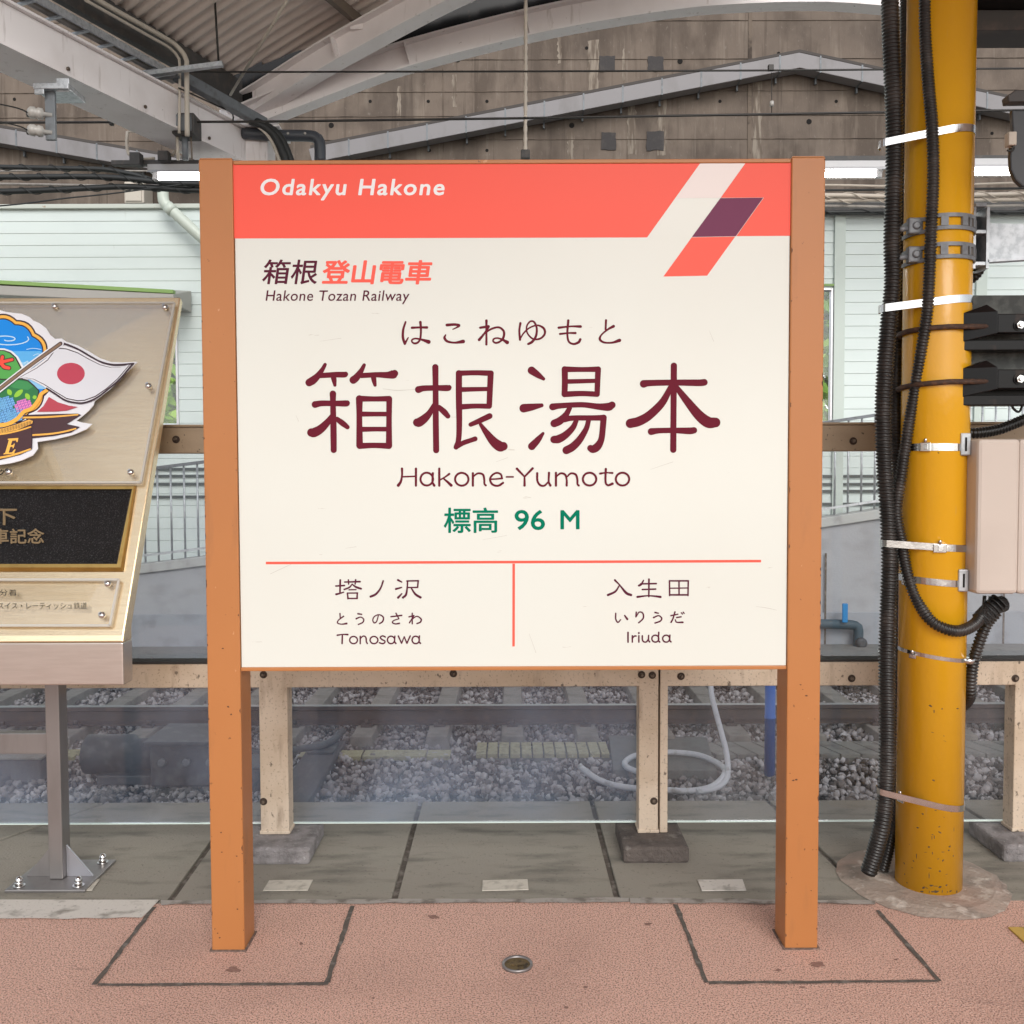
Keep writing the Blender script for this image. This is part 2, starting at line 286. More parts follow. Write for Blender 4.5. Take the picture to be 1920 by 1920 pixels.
def spline(pts, step=None, n=8):
    """Catmull-Rom through points of any dimension; resampled at even step when given"""
    p = np.array(pts, float)
    if len(p) < 3:
        q = np.linspace(p[0], p[-1], n + 1)
    else:
        e = np.vstack([2 * p[0] - p[1], p, 2 * p[-1] - p[-2]]); q = []
        for i in range(1, len(e) - 2):
            a, b, c, d = e[i - 1], e[i], e[i + 1], e[i + 2]
            for t in np.linspace(0, 1, n, endpoint=False):
                q.append(0.5 * (2 * b + (c - a) * t + (2 * a - 5 * b + 4 * c - d) * t * t + (3 * b - a - 3 * c + d) * t ** 3))
        q.append(e[-2]); q = np.array(q)
    if step:
        L = np.r_[0, np.cumsum(np.linalg.norm(np.diff(q[:, :3], axis=0), axis=1))]; k = max(2, int(L[-1] / step) + 1)
        s = np.linspace(0, L[-1], k); q = np.array([np.interp(s, L, q[:, j]) for j in range(q.shape[1])]).T
    return q
def corrugated(path, r, pitch=0.0085, depth=0.14, seg=14):
    q = spline(path, pitch / 4, 24); pat = np.array([1, 1 - depth * .45, 1 - depth, 1 - depth * .45]) * r
    return MB().tube([Vector(p) for p in q], r, seg, True, np.resize(pat, len(q)))

# flat brush strokes: (x, y, width) control points in a picture frame, laid on a plane by fn(x, y, off)
def stroke(mb, pts, fn, z0, scale=1.0, n=6, dz=2.5e-5):
    q = spline(pts, None, n)
    keep = [0] + [i for i in range(1, len(q)) if np.linalg.norm(q[i, :2] - q[i - 1, :2]) > 1e-6]; q = q[keep]
    q[:, 2] *= scale; d0 = q[0, :2] - q[1, :2]; d0 /= np.linalg.norm(d0); d1 = q[-1, :2] - q[-2, :2]; d1 /= np.linalg.norm(d1)
    r0, r1 = q[0, 2] / 2, q[-1, 2] / 2; ks = [1.0, .92, .75, .5, .25]
    head = [np.r_[q[0, :2] + d0 * r0 * k, 2 * r0 * math.sqrt(max(0, 1 - k * k)) + 1e-3] for k in ks]
    tail = [np.r_[q[-1, :2] + d1 * r1 * k, 2 * r1 * math.sqrt(max(0, 1 - k * k)) + 1e-3] for k in ks[::-1]]
    q = np.vstack([head, q, tail]); m = len(q); vs = []
    for i in range(m):
        d = q[min(m - 1, i + 1), :2] - q[max(0, i - 1), :2]; L = np.linalg.norm(d); d = d / L if L > 1e-9 else d0
        nx = np.array((-d[1], d[0])) * q[i, 2] / 2; z = z0 + dz * i / m
        vs += [fn(*(q[i, :2] + nx), z), fn(*(q[i, :2] - nx), z)]
    mb.add(vs, [(2 * i, 2 * i + 1, 2 * i + 3, 2 * i + 2) for i in range(m - 1)])
def strokes(name, m, parent, lst, fn, z0=0.0006, scale=1.0):
    mb = MB()
    for i, s in enumerate(lst): stroke(mb, s, fn, z0 + i * 3e-5, scale)
    return mb.build(name, m, parent)
def ell(cx, cy, rx, ry, wd, a0=0, a1=360, n=14):
    return [(cx + rx * math.cos(math.radians(a)), cy + ry * math.sin(math.radians(a)), wd) for a in np.linspace(a0, a1, n)]
def text_mesh(s, off=0.0, shear=0.0, sp=1.0):
    c = bpy.data.curves.new('t', 'FONT'); c.body = s; c.offset = off; c.shear = shear; c.size = 1; c.space_character = sp; c.resolution_u = 4
    o = bpy.data.objects.new('t', c); C.objects.link(o); dg = bpy.context.evaluated_depsgraph_get()
    me = bpy.data.meshes.new_from_object(o.evaluated_get(dg)); bpy.data.objects.remove(o)
    v = np.array([x.co[:] for x in me.vertices]); f = [tuple(p.vertices) for p in me.polygons]; bpy.data.meshes.remove(me)
    return v, f
def text(name, s, bbox, fn, m, parent, shear=0.0, bold=0.0, z0=0.0006, off=0.0, sp=1.0):
    """writing fitted into a picture box (u0, v0, u1, v1) and laid on the plane; bold = extra stroke in pixels"""
    v, f = text_mesh(s, off, shear, sp); mn, mx = v.min(0), v.max(0); u0, v0, u1, v1 = bbox; mb = MB()
    ring = [(0, 0)] + ([(bold / 2 * math.cos(a), bold / 2 * math.sin(a)) for a in np.linspace(0, 2 * math.pi, 7)[:-1]] if bold else [])
    for k, (dx, dy) in enumerate(ring):
        vs = [fn(u0 + bold / 2 + (x - mn[0]) / (mx[0] - mn[0]) * (u1 - u0 - bold) + dx, v1 - bold / 2 - (y - mn[1]) / (mx[1] - mn[1]) * (v1 - v0 - bold) + dy, z0 + k * 2.5e-5) for x, y, _ in v]
        mb.add(vs, f)
    o = mb.build(name, m, parent)
    return o

# ================================================================== THE SETTING: platform, track bed
Z_BED = -0.82; Y_EDGE = G(960, 1502).y; Y_PINK = G(960, 1692).y
MB().box(-60, 60, -30, 120, Z_BED - 0.5, Z_BED - 0.06).build('ground', BED, kind='structure')
MB().box(-12, 12, -6, Y_PINK, -0.6, 0).build('platform_pavement', PINK, kind='structure')
# strip of concrete slabs along the platform edge, with gaps between slabs (pixel of front end, pixel of back end)
jts = [((-330, 1690), (90, 1543)), ((318, 1690), (398, 1578)), ((740, 1683), (788, 1503)), ((1159, 1690), (1110, 1503)), ((1640, 1690), (1442, 1503)), ((2100, 1690), (1860, 1545))]
xj = [[G(*a).x for a, b in jts], [G(*b).x + (G(*b).x - G(*a).x) * ((Y_EDGE - G(*b).y) / (G(*b).y - Y_PINK)) for a, b in jts]]
xs0 = [-12] + xj[0] + [12]; xs1 = [-12] + xj[1] + [12]
for i in range(len(xs0) - 1):
    g = 0.010
    pts = [(xs0[i] + g, Y_PINK + .002, 0), (xs0[i + 1] - g, Y_PINK + .002, 0), (xs1[i + 1] - g, Y_EDGE, 0), (xs1[i] + g, Y_EDGE, 0)]
    MB().prism(pts, (0, 0, -0.15)).build('platform_slab', SLAB, bevel=0.004, kind='structure')
MB().box(-12, 12, Y_PINK + .002, Y_EDGE - 0.02, -0.6, -0.012).build('platform_base', JOINT, kind='structure')
MB().box(-12, 12, Y_EDGE - 0.02, Y_EDGE - .004, Z_BED - 0.1, -0.151).build('platform_wall', EDGE, kind='structure')
def ground_poly(px, name, m, z=0.004, kind='structure', **k):
    return MB().poly([G(u, v) + Vector((0, 0, z)) for u, v in px]).build(name, m, kind=kind, **k)
def wavy(p, q, n, amp):
    return [(p[0] + (q[0] - p[0]) * t + random.uniform(-amp, amp), p[1] + (q[1] - p[1]) * t + random.uniform(-amp, amp)) for t in np.linspace(0, 1, n)]
# worn white line between the slabs and the asphalt: broad at the left, thin further on
ground_poly([(-200, 1688), (120, 1689), (300, 1689)] + wavy((300, 1689), (268, 1722), 4, 1.5) + wavy((268, 1723), (-200, 1727), 14, 1.5), 'platform_line', WHITEP)
ground_poly(wavy((301, 1690), (1180, 1685), 24, 1.2) + wavy((1180, 1693), (301, 1698), 30, 1.6), 'kerb_line', CURBW)
ground_poly(wavy((1181, 1686), (1640, 1690), 14, 1.5) + wavy((1640, 1697), (1181, 1695), 16, 1.6), 'kerb_line', CURBW, z=0.0045)
# sealed cuts round the two patches of asphalt the sign posts stand in
def joint_line(a, b, wd=0.0145):
    A, B = G(*a), G(*b); n = max(6, int((B - A).length / 0.03)); d = (B - A).normalized(); s = Vector((-d.y, d.x, 0)); L = []; R = []
    for t in np.linspace(0, 1, n):
        p = A.lerp(B, t) + Vector((0, 0, .003)); L.append(p + s * (wd / 2 + random.uniform(-.003, .002))); R.append(p - s * (wd / 2 + random.uniform(-.003, .002)))
    MB().add(L + R, [(i, i + 1, n + i + 1, n + i) for i in range(n - 1)]).build('pavement_joint', JOINT, kind='structure')
for a, b in (((289, 1702), (177, 1848)), ((183, 1848), (616, 1846)), ((661, 1700), (613, 1844)), ((1267, 1697), (1325, 1844)), ((1329, 1844), (1758, 1841)), ((1645, 1708), (1762, 1841))):
    joint_line(a, b)
# dark worn smudges on the asphalt
STAIN = mat('gum_stain', (0.24, 0.135, 0.103), .9, 0, [((0.30, 0.17, 0.14), 90, .46, .56, (1, 1, 1), .9)])
for u, v, rx, ry in ((565, 1770, 5, 3), (438, 1819, 16, 6), (1534, 1809, 17, 6), (1459, 1820, 6, 3), (812, 1720, 12, 5), (1216, 1733, 8, 3), (75, 1856, 4, 2), (1505, 1852, 6, 2), (1098, 1852, 6, 3), (1062, 1890, 5, 3), (700, 1872, 4, 2), (1680, 1800, 4, 2)):
    ground_poly([(u + rx * random.uniform(.5, 1.1) * math.cos(a), v + ry * random.uniform(.5, 1.1) * math.sin(a)) for a in np.linspace(0, 2 * math.pi, 17)[:-1]], 'pavement_stain', STAIN, z=.0015)
# round mortar collar the yellow column stands in
CX, CY = P(1740, 1670, 3.14).x, 3.14
mb = MB(); ring = [(CX - .005 + (0.272 + random.uniform(-.008, .008)) * math.cos(a), CY + .04 + (0.285 + random.uniform(-.008, .008)) * math.sin(a)) for a in np.linspace(0, 2 * math.pi, 49)[:-1]]
rin = [(CX - .005 + 0.222 * math.cos(a), CY + .04 + 0.235 * math.sin(a)) for a in np.linspace(0, 2 * math.pi, 49)[:-1]]
mb.add([(x, y, .002) for x, y in ring] + [(x, y, .014) for x, y in rin] + [(CX, CY, .016)], [(i, (i + 1) % 48, 48 + (i + 1) % 48, 48 + i) for i in range(48)] + [(48 + i, 48 + (i + 1) % 48, 96) for i in range(48)])
mb.build('mortar_collar', MORTAR, kind='structure')
# small flat tapes stuck on the slabs
tp = [([(505, 1653), (587, 1652), (577, 1671), (493, 1672)], 'worn beige tape on the slab beside the left sign post', TAPE),
      ([(905, 1653), (989, 1651), (991, 1670), (904, 1672)], 'worn grey tape on the slab under the middle of the station sign', TAPE),
      ([(1308, 1652), (1392, 1651), (1399, 1671), (1316, 1672)], 'bright clean tape on the slab beside the right sign post', WHITEP),
      ([(160, 1652), (187, 1651), (173, 1671), (146, 1672)], 'half hidden dull tape beside the base plate of the plaque stand', SLAB)]
for px, lb, m in tp:
    pts = [G(u, v) + Vector((0, 0, .002)) for u, v in px]
    MB().prism(pts, (0, 0, .003)).build('floor_tape', TAPE if m is SLAB else m, label=lb, cat='tape', group='tapes stuck on the platform slabs')
# metal cap set in the asphalt
p = G(970, 1810); t = thing('floor_marker', p, 'round metal cap set in the pink asphalt under the sign', 'floor marker')
MB().lathe(p, (0, 0, 1), [(0, .044), (.006, .044), (.009, .041), (.006, .037), (.002, .036)], 32).build('rim', LEGST, t)
mb = MB().lathe(p, (0, 0, 1), [(0.001, .0365), (.0035, .036)], 32)
for k in (-1, 0, 1): mb.lathe(p + Vector((k * .014, -.004, .0034)), (0, 0, 1), [(0, .006), (.003, .0045)], 10)
mb.build('cover', mat('cap_bronze', (0.20, 0.14, 0.065), 0.5, 0.6, [((0.07, 0.05, 0.03), 60, .5, .65)]), t)
# tactile tile at the right edge
a = G(1890, 1741); b = G(1940, 1762)
t = thing('tactile_tile', (a.x + .15, b.y, 0), 'yellow tactile tile at the right edge of the pink asphalt', 'tactile tile')
MB().box(a.x, a.x + .3, b.y - .22, a.y, 0.0, .006).build('tile', TACT, t, bevel=.002)
for i in range(3):
    for j in range(2):
        MB().lathe((a.x + .05 + .09 * i, a.y - .055 - .1 * j, .006), (0, 0, 1), [(0, .022), (.004, .017), (.0045, .001)], 14).build('stud', TACT, t)

# ------------------------------------------------------------------ ballast, sleepers, rails
def stones(name, n, xr, yr, zfn, smin, smax, m):
    ico = bmesh.new(); bmesh.ops.create_icosphere(ico, subdivisions=1, radius=1.0); bv = np.array([v.co[:] for v in ico.verts]); bf = np.array([[v.index for v in f.verts] for f in ico.faces]); ico.free()
    x = rng.uniform(*xr, n); y = rng.uniform(*yr, n); s = rng.uniform(smin, smax, n) ** 1.0
    V = np.repeat(bv[None], n, 0) * rng.uniform(.55, 1.25, (n, len(bv), 1)) * rng.uniform(.6, 1.3, (n, 1, 3)) * s[:, None, None]
    q = rng.normal(size=(n, 4)); q /= np.linalg.norm(q, axis=1)[:, None]; a, b, c, d = q.T
    R = np.stack([np.stack([1 - 2 * (c * c + d * d), 2 * (b * c - a * d), 2 * (b * d + a * c)], -1), np.stack([2 * (b * c + a * d), 1 - 2 * (b * b + d * d), 2 * (c * d - a * b)], -1), np.stack([2 * (b * d - a * c), 2 * (c * d + a * b), 1 - 2 * (b * b + c * c)], -1)], 1)
    V = np.einsum('nij,nkj->nki', R, V); V += np.stack([x, y, zfn(x, y) + rng.uniform(-.02, .012, n)], -1)[:, None]
    F = (bf[None] + (np.arange(n) * len(bv))[:, None, None]).reshape(-1, 3); V = V.reshape(-1, 3)
    me = bpy.data.meshes.new(name); me.vertices.add(len(V)); me.vertices.foreach_set('co', V.ravel()); me.loops.add(F.size); me.loops.foreach_set('vertex_index', F.ravel())
    me.polygons.add(len(F)); me.polygons.foreach_set('loop_start', np.arange(len(F)) * 3); me.update(calc_edges=True); me.materials.append(m)
    o = bpy.data.objects.new(name, me); C.objects.link(o); return o
ball = stones('ballast', 46000, (-6.3, 6.3), (5.9, 11.2), lambda x, y: np.full_like(x, Z_BED), .011, .033, STONE)
tag(ball, kind='stuff')
Y_R = 8.0
def rail(y, label):
    prof = [(-.065, 0), (.065, 0), (.065, .012), (.012, .03), (.009, .11), (.034, .122), (.034, .150), (-.034, .150), (-.034, .122), (-.009, .11), (-.012, .03), (-.065, .012)]
    t = thing('rail', (0, y, -.735), label, 'rail', 'rails of the track')
    MB().sweep([(-14, y, -.735), (14, y, -.735)], prof).build('rail_web', RAIL, t)
    MB().box(-14, 14, y - .030, y + .030, -.735 + .1505, -.735 + .154).build('rail_head', RAILHEAD, t)
rail(Y_R, 'rusty steel rail with a worn head, nearer one of the track')
rail(Y_R + 1.435 + .07, 'rusty steel rail, farther one of the track, behind the nearer rail')
xsl = P(961, 1370, 7.7).x; proto = None
for k in range(-10, 11):
    x = xsl + k * .615
    if proto is None:
        t = thing('sleeper', (x, 8.75, -.9), 'grey concrete sleeper under the rails, seen through the fence glass', 'sleeper', 'sleepers of the track'); proto = t
        pr = [(-.115, 0), (.115, 0), (.085, .155), (-.085, .155)]
        MB().sweep([(x, 7.6, -.895), (x, 9.95, -.895)], [(a, b) for a, b in pr]).build('sleeper_body', SLEEP, t, bevel=.008)
        for yy, sg in ((Y_R - .09, 1), (Y_R + .09, 1), (Y_R + 1.415, 1), (Y_R + 1.595, 1)):
            mb = MB().box(x - .045, x + .045, yy - .035, yy + .035, -.739, -.715); mb.lathe((x, yy, -.715), (0, 0, 1), [(0, .02), (.03, .02), (.034, .012)], 8)
            mb.build('rail_clip', RAIL, t)
    else:
        t = dup(proto); t.location.x = x
# long dark switch sleepers that carry the point machine
for u in (20, 590):
    x = P(u, 1430, 7.0).x
    t = thing('switch_sleeper', (x, 7.2, -.9), 'long dark sleeper reaching towards the platform, %s the point machine' % ('right of' if u > 300 else 'left of'), 'sleeper', 'dark sleepers of the point machine')
    MB().box(x - .13, x + .13, 5.95, 7.58, -.93, -.765).build('timber', WOODS, t, bevel=.01)
    MB().box(x - .1, x + .1, 7.2, 7.45, -.7648, -.745).build('plate', MACH, t, bevel=.004)
# point machine
bx = lambda u, Y: P(u, 1430, Y).x
t = thing('point_machine', (bx(300, 6.7), 6.7, -.8), 'dark grey point machine lying beside the track behind the glass', 'point machine')
MB().box(bx(285, 6.6), bx(420, 6.6), 6.55, 7.0, -.80, -.50).build('body', MACH, t, bevel=.02)
MB().box(bx(276, 6.6), bx(424, 6.6), 6.52, 7.03, -.4995, -.47).build('lid', MACH, t, bevel=.008)
MB().lathe((bx(155, 6.7), 6.75, -.62), (1, 0, 0), [(0, .10), (.02, .14), (.34, .14), (.36, .11), (.52, .11)], 24).build('motor', MACH, t)
MB().box(bx(180, 6.6), bx(285, 6.6), 6.6, 6.95, -.80, -.73).build('base', MACH, t, bevel=.01)
mb = MB(); [mb.lathe((bx(u, 6.55), 6.549, -.62), (0, -1, 0), [(0, .03), (.02, .03), (.024, .02)], 10) for u in (305, 350, 395)]; mb.build('bolt', GREYST, t)
MB().tube(spline([(bx(420, 6.8), 6.8, -.6), (bx(480, 6.9), 6.9, -.66), (bx(600, 7.2), 7.3, -.72), (bx(640, 7.6), 7.7, -.72)], .03), .028, 8).build('rod', MACH, t)
for i, (u, yy) in enumerate(((40, 6.9), (470, 6.65))):
    tt = thing('junction_case', (bx(u, yy), yy, -.8), ('dark square case on the ballast left of the point machine', 'dark case on the ballast right of the point machine')[i], 'case')
    MB().box(bx(u, yy) - .22, bx(u, yy) + .22, yy - .15, yy + .15, -.83, -.66).build('case_body', WOODS if i == 0 else MACH, tt, bevel=.015)
    MB().box(bx(u, yy) - .23, bx(u, yy) + .23, yy - .16, yy + .16, -.6595, -.64).build('case_lid', SLEEP if i == 0 else MACH, tt, bevel=.006)
# cable troughs
def trough(u0, u1, Y0, Y1, ztop, label, m, wd, skew=0.0):
    xa, xb = P(u0, 1400, (Y0 + Y1) / 2).x, P(u1, 1400, (Y0 + Y1) / 2).x
    t = thing('cable_trough', ((xa + xb) / 2, (Y0 + Y1) / 2, -.9), label, 'cable trough', 'concrete cable troughs along the track')
    MB().box(xa, xb, Y0 + .01, Y1 - .01, -.92, ztop - .036).build('channel', TROUGH, t)
    mb = MB(); x = xa
    while x < xb - .02:
        e = min(x + wd, xb) - .012; mb.prism([(x, Y0, ztop - .035), (e, Y0, ztop - .035), (e + skew, Y1, ztop - .035), (x + skew, Y1, ztop - .035)], (0, 0, .035)); x += wd
    mb.build('lids', m, t, bevel=.004)
trough(562, 848, 7.25, 7.42, -.795, 'buried buff trough lids half covered by ballast, left of the yellow ribbed one', LID, .5)
trough(894, 1142, 7.2, 7.52, -.765, 'yellowish trough with a row of narrow lids behind the glass', LID, .088)
trough(1335, 2250, 7.2, 7.55, -.775, 'grey trough with slanting lid joints passing behind the yellow column', TROUGH, .16, -.12)
trough(-420, 150, 7.2, 7.42, -.78, 'pale trough lids at the left edge behind the plaque stand', LID, .45)
t = thing('cover_slab', P(1235, 1412, 7.05), 'dark grey cover slab on the ballast behind the right fence post', 'cover slab')
q = [G(u, v, -.765) for u, v in ((1141, 1378), (1325, 1382), (1345, 1445), (1150, 1443))]
MB().prism(q, (0, 0, -.07)).build('slab', mat('cover_grey', (0.13, 0.135, 0.13), .85, 0, [((0.09, .09, .085), 12, .5, .7)], .2, 60), t, bevel=.006)
# white hose, coil lying on the ballast
z4 = lambda pts: [G(900 + x / 2.909, 1220 + y / 2.909, z) for x, y, z in pts]
path = z4([(545, 632, -.73), (640, 700, -.75), (740, 735, -.76), (860, 752, -.76), (1000, 760, -.76), (1150, 765, -.76), (1270, 738, -.75), (1335, 670, -.74), (1310, 622, -.735), (1200, 572, -.735), (1080, 556, -.735), (950, 556, -.735), (840, 575, -.735), (790, 610, -.735), (808, 640, -.735), (880, 668, -.74)])
up = [P(900 + x / 2.909, 1220 + y / 2.909, Y) for x, y, Y in ((1352, 660, 6.62), (1345, 560, 6.72), (1318, 450, 6.85), (1285, 330, 7.0), (1262, 230, 7.1), (1255, 100, 7.2), (1250, -60, 7.3))]
low = z4([(1180, 770, -.76), (1280, 752, -.76), (1335, 715, -.75)])
t = thing('hose', G(1230, 1470, -.78), 'white hose coiled on the ballast behind the fence posts', 'hose')
MB().tube(spline(path, .03), .021, 10).build('coil', HOSE, t)
MB().tube(spline(low + up, .03), .020, 10).build('riser', HOSE, t)
b = G(1443, 1446, -.8); MB().lathe((b.x, b.y, -.83), (0, 0, 1), [(0, .038), (.42, .038), (.421, .041), (.44, .041), (.441, .038), (1.5, .038)], 20).build('pipe', BLUEP, label='blue plastic pipe standing in the ballast by the right sign post', cat='pipe')

# ================================================================== ramp wall with railing, beyond the track
YW = 12.0
top = [(-700, 1182), (300, 1071), (420, 1056), (1130, 1056), (1545, 988), (2400, 860)]
tw = [P(u, v, YW) for u, v in top]
t = thing('ramp_wall', (0, YW, -1), 'grey concrete ramp wall beyond the track, sloping up to the right', 'wall')
MB().prism([(p.x, YW, p.z) for p in tw] + [(tw[-1].x, YW, -1), (tw[0].x, YW, -1)], (0, .25, 0)).build('wall', RWALL, t)
MB().sweep([(p.x, YW + .11, p.z + .06) for p in tw], [(-.16, -.0595), (.16, -.0595), (.16, .06), (-.16, .06)]).build('coping', mat('ramp_coping', (0.42, 0.43, .42), .85, 0, [((.28, .28, .27), 4, .5, .7)], .1, 30), t, bevel=.01)
MB().box(-10, 10, YW - .035, YW - .001, -1, P(300, 1152, YW).z).build('plinth', mat('ramp_plinth', (0.31, 0.33, .36), .9, 0, [((.22, .23, .25), 3, .5, .7)], .15, 30), t, bevel=.006)
mb = MB(); [mb.box(P(u, 1100, YW).x - .012, P(u, 1100, YW).x + .012, YW - .039, YW - .0355, -.9, P(u, 1000, YW).z - .25) for u in (1546, 1880, 150)]; mb.build('wall_joint', JOINT, t)
MB().box(-12, 12, 11.0, YW - .036, -1, -.80).build('trackside_path', EDGE, kind='structure')
t = thing('ramp_railing', (0, YW + .1, .5), 'thin grey railing of upright bars along the ramp wall', 'railing')
hr = [p + Vector((0, .1, 1.32)) for p in tw]
MB().sweep(hr, [(-.025, -.02), (.025, -.02), (.025, .02), (-.025, .02)]).build('handrail', GREYST, t)
MB().sweep([p + Vector((0, .1, .22)) for p in tw], [(-.015, -.015), (.015, -.015), (.015, .015), (-.015, .015)]).build('lower_bar', GALV, t)
bm0 = None
for u in list(range(-30, 400, 25)) + list(range(1490, 1930, 25)):
    p = P(u, 900, YW + .1); z = np.interp(p.x, [q.x for q in tw], [q.z for q in tw]) + .12
    if bm0 is None: bm0 = MB().tube([(p.x, p.y, z), (p.x, p.y, z + 1.19)], .014, 8).build('baluster', GALV, t); bx0 = (p.x, z)
    else:
        o = bm0.copy(); C.objects.link(o); o.parent = t; o.location = (p.x - bx0[0], 0, z - bx0[1])
# tap on the wall
t = thing('wall_tap', P(1580, 1170, 11.9), 'dark wrapped water pipe with a blue valve lever in front of the ramp wall', 'tap')
yq = 11.85
MB().tube(spline([P(1500, 1168, yq), P(1545, 1170, yq), P(1600, 1172, yq), P(1609, 1180, yq), P(1609, 1200, yq), P(1608, 1224, yq)], .04), .06, 10).build('pipe', mat('wrapped_pipe', (0.04, .075, .10), .6, bump=.4), t)
a = P(1579, 1165, yq); MB().box(a.x - .035, a.x + .035, yq - .11, yq - .085, a.z, a.z + .24).build('lever', mat('lever_blue', (0.01, 0.21, 0.50), .4), t, bevel=.01)
MB().lathe(P(1614, 1205, yq - .05), (0, -1, 0), [(0, .07), (.05, .065), (.06, .03)], 14).build('handwheel', MACH, t)

# ================================================================== mint-sided station building behind the ramp
YB = 13.0
t = thing('station_building', (0, YB, 0), 'pale mint building clad in horizontal boards behind the ramp', 'building')
zt = P(300, 392, YB).z; pitch = .161
ops = [(P(170, 0, YB).x, P(322, 0, YB).x, P(322, 800, YB).z, P(322, 550, YB).z), (P(1330, 0, YB).x, P(1567, 0, YB).x, P(1550, 792, YB).z - .05, P(1550, 541, YB).z)]
trims = [P(1579, 0, YB).x, P(1848, 0, YB).x, P(2090, 0, YB).x]
mb = MB(); z = zt
while z > -.9:
    xs = [-16.0, 16.0]; zc = z - pitch / 2
    for a, b, z0, z1 in ops:
        if z0 < zc < z1: xs += [a, b]
    xs.sort()
    for a, b in zip(xs[::2], xs[1::2]):
        v = []
        for x in (a, b): v += [(x, YB + .012, z), (x, YB + .003, z - pitch + .006), (x, YB + .012, z - pitch), (x, YB + .10, z - pitch), (x, YB + .10, z)]
        mb.add(v, [(0, 1, 6, 5), (1, 2, 7, 6), (2, 3, 8, 7), (3, 4, 9, 8), (4, 0, 5, 9), (4, 3, 2, 1, 0), (5, 6, 7, 8, 9)])
    z -= pitch
mb.build('cladding', SIDING, t)
MB().box(-16, 16, YB - .05, YB + .14, zt + .002, zt + .06).build('cap_flashing', mat('flashing', (.55, .58, .52), .45, 0, [((.35, .22, .12), 9, .64, .74)]), t, bevel=.006)
MB().box(P(1500, 0, YB).x, 16, YB - .16, YB - .055, zt - .13, zt + .02).build('gutter', DARKST, t, bevel=.02)
for x in trims: MB().box(x - .075, x + .075, YB - .035, YB - .008, -.9, zt - .001).build('corner_trim', TRIMG, t, bevel=.006)
MB().box(P(1543, 0, YB).x - 1.2, trims[0] - .076, YB - .03, YB - .007, P(1550, 541, YB).z + .03, P(1550, 537, YB).z + .03).build('window_head', GRTRIM, t)
for k, (a, b, z0, z1) in enumerate(ops):
    f = MB(); wd = .03
    for c in ((a, a + wd, z0, z1), (b - wd, b, z0, z1), (a + wd, b - wd, z1 - wd, z1), (a + wd, b - wd, z0, z0 + wd), ((a + b) / 2 - .03, (a + b) / 2 + .03, z0 + wd, z1 - wd)): f.box(c[0], c[1], YB - .03, YB + .05, c[2], c[3])
    fr = f.build('window', ALU, t, bevel=.005)
    MB().box(a + .025, b - .025, YB + .02, YB + .026, z0 + .025, z1 - .025).build('pane', MATS['clear'] if 'clear' in MATS else glassmat('clear', (.9, .9, .9), .02, .02, .03), fr)
for u0, u1, vv in ((180, 395, (880, 893, 908, 932)), (1540, 1665, (893, 908, 921, 945))):
    for v in vv:
        a, b = P(u0, v, YB), P(u1, v, YB); MB().box(a.x, b.x, YB - .030, YB - .008, a.z - .018, a.z + .018).build('louver', SLIT, t)
# awning over the left window
aw = thing('window_awning', P(150, 540, YB - .3), 'grey awning with a green top edge over the window behind the plaque', 'awning')
a, b = P(-350, 508, 12.3), P(327, 545, 12.3)
MB().beam((a.x, 12.3, a.z - .02), (b.x, 12.3, b.z - .02), .09, .05).build('edge_trim', GRTRIM, aw, bevel=.006)
MB().add([(a.x, 12.26, a.z - .075), (b.x, 12.26, b.z - .05), (b.x, 12.95, b.z + .12), (a.x, 12.95, a.z + .12), (a.x, 12.26, a.z - .20), (b.x, 12.26, b.z - .17), (b.x, 12.95, b.z - .17), (a.x, 12.95, a.z - .20)], [(0, 1, 2, 3), (7, 6, 5, 4), (0, 4, 5, 1), (1, 5, 6, 2), (2, 6, 7, 3), (3, 7, 4, 0)]).build('canopy', AWN, aw, bevel=.01)
# rainwater pipe and small boxes
dp = thing('downpipe', P(330, 390, 12.7), 'mint rainwater pipe running slantwise to the left sign post', 'downpipe')
MB().tube(spline([P(306, 325, 12.75), P(306, 372, 12.75), P(312, 385, 12.75), P(324, 396, 12.75), P(400, 466, 12.75), P(470, 530, 12.75)], .05), .073, 16).build('pipe', PIPEM, dp)
MB().tube([P(314, 387, 12.75), P(325, 397, 12.75)], .082, 16).build('collar', PIPEM, dp)
t = thing('wall_box', P(252, 370, 14.5), 'beige square box on the concrete wall above the mint building', 'box')
a, b = P(232, 340, 14.6), P(270, 381, 14.6); MB().box(a.x, b.x, 14.6, 14.98, b.z, a.z).build('box_body', PIPEW, t, bevel=.02); MB().box(a.x + .03, b.x - .03, 14.58, 14.5985, b.z + .03, a.z - .03).build('box_door', PIPEW, t, bevel=.005)

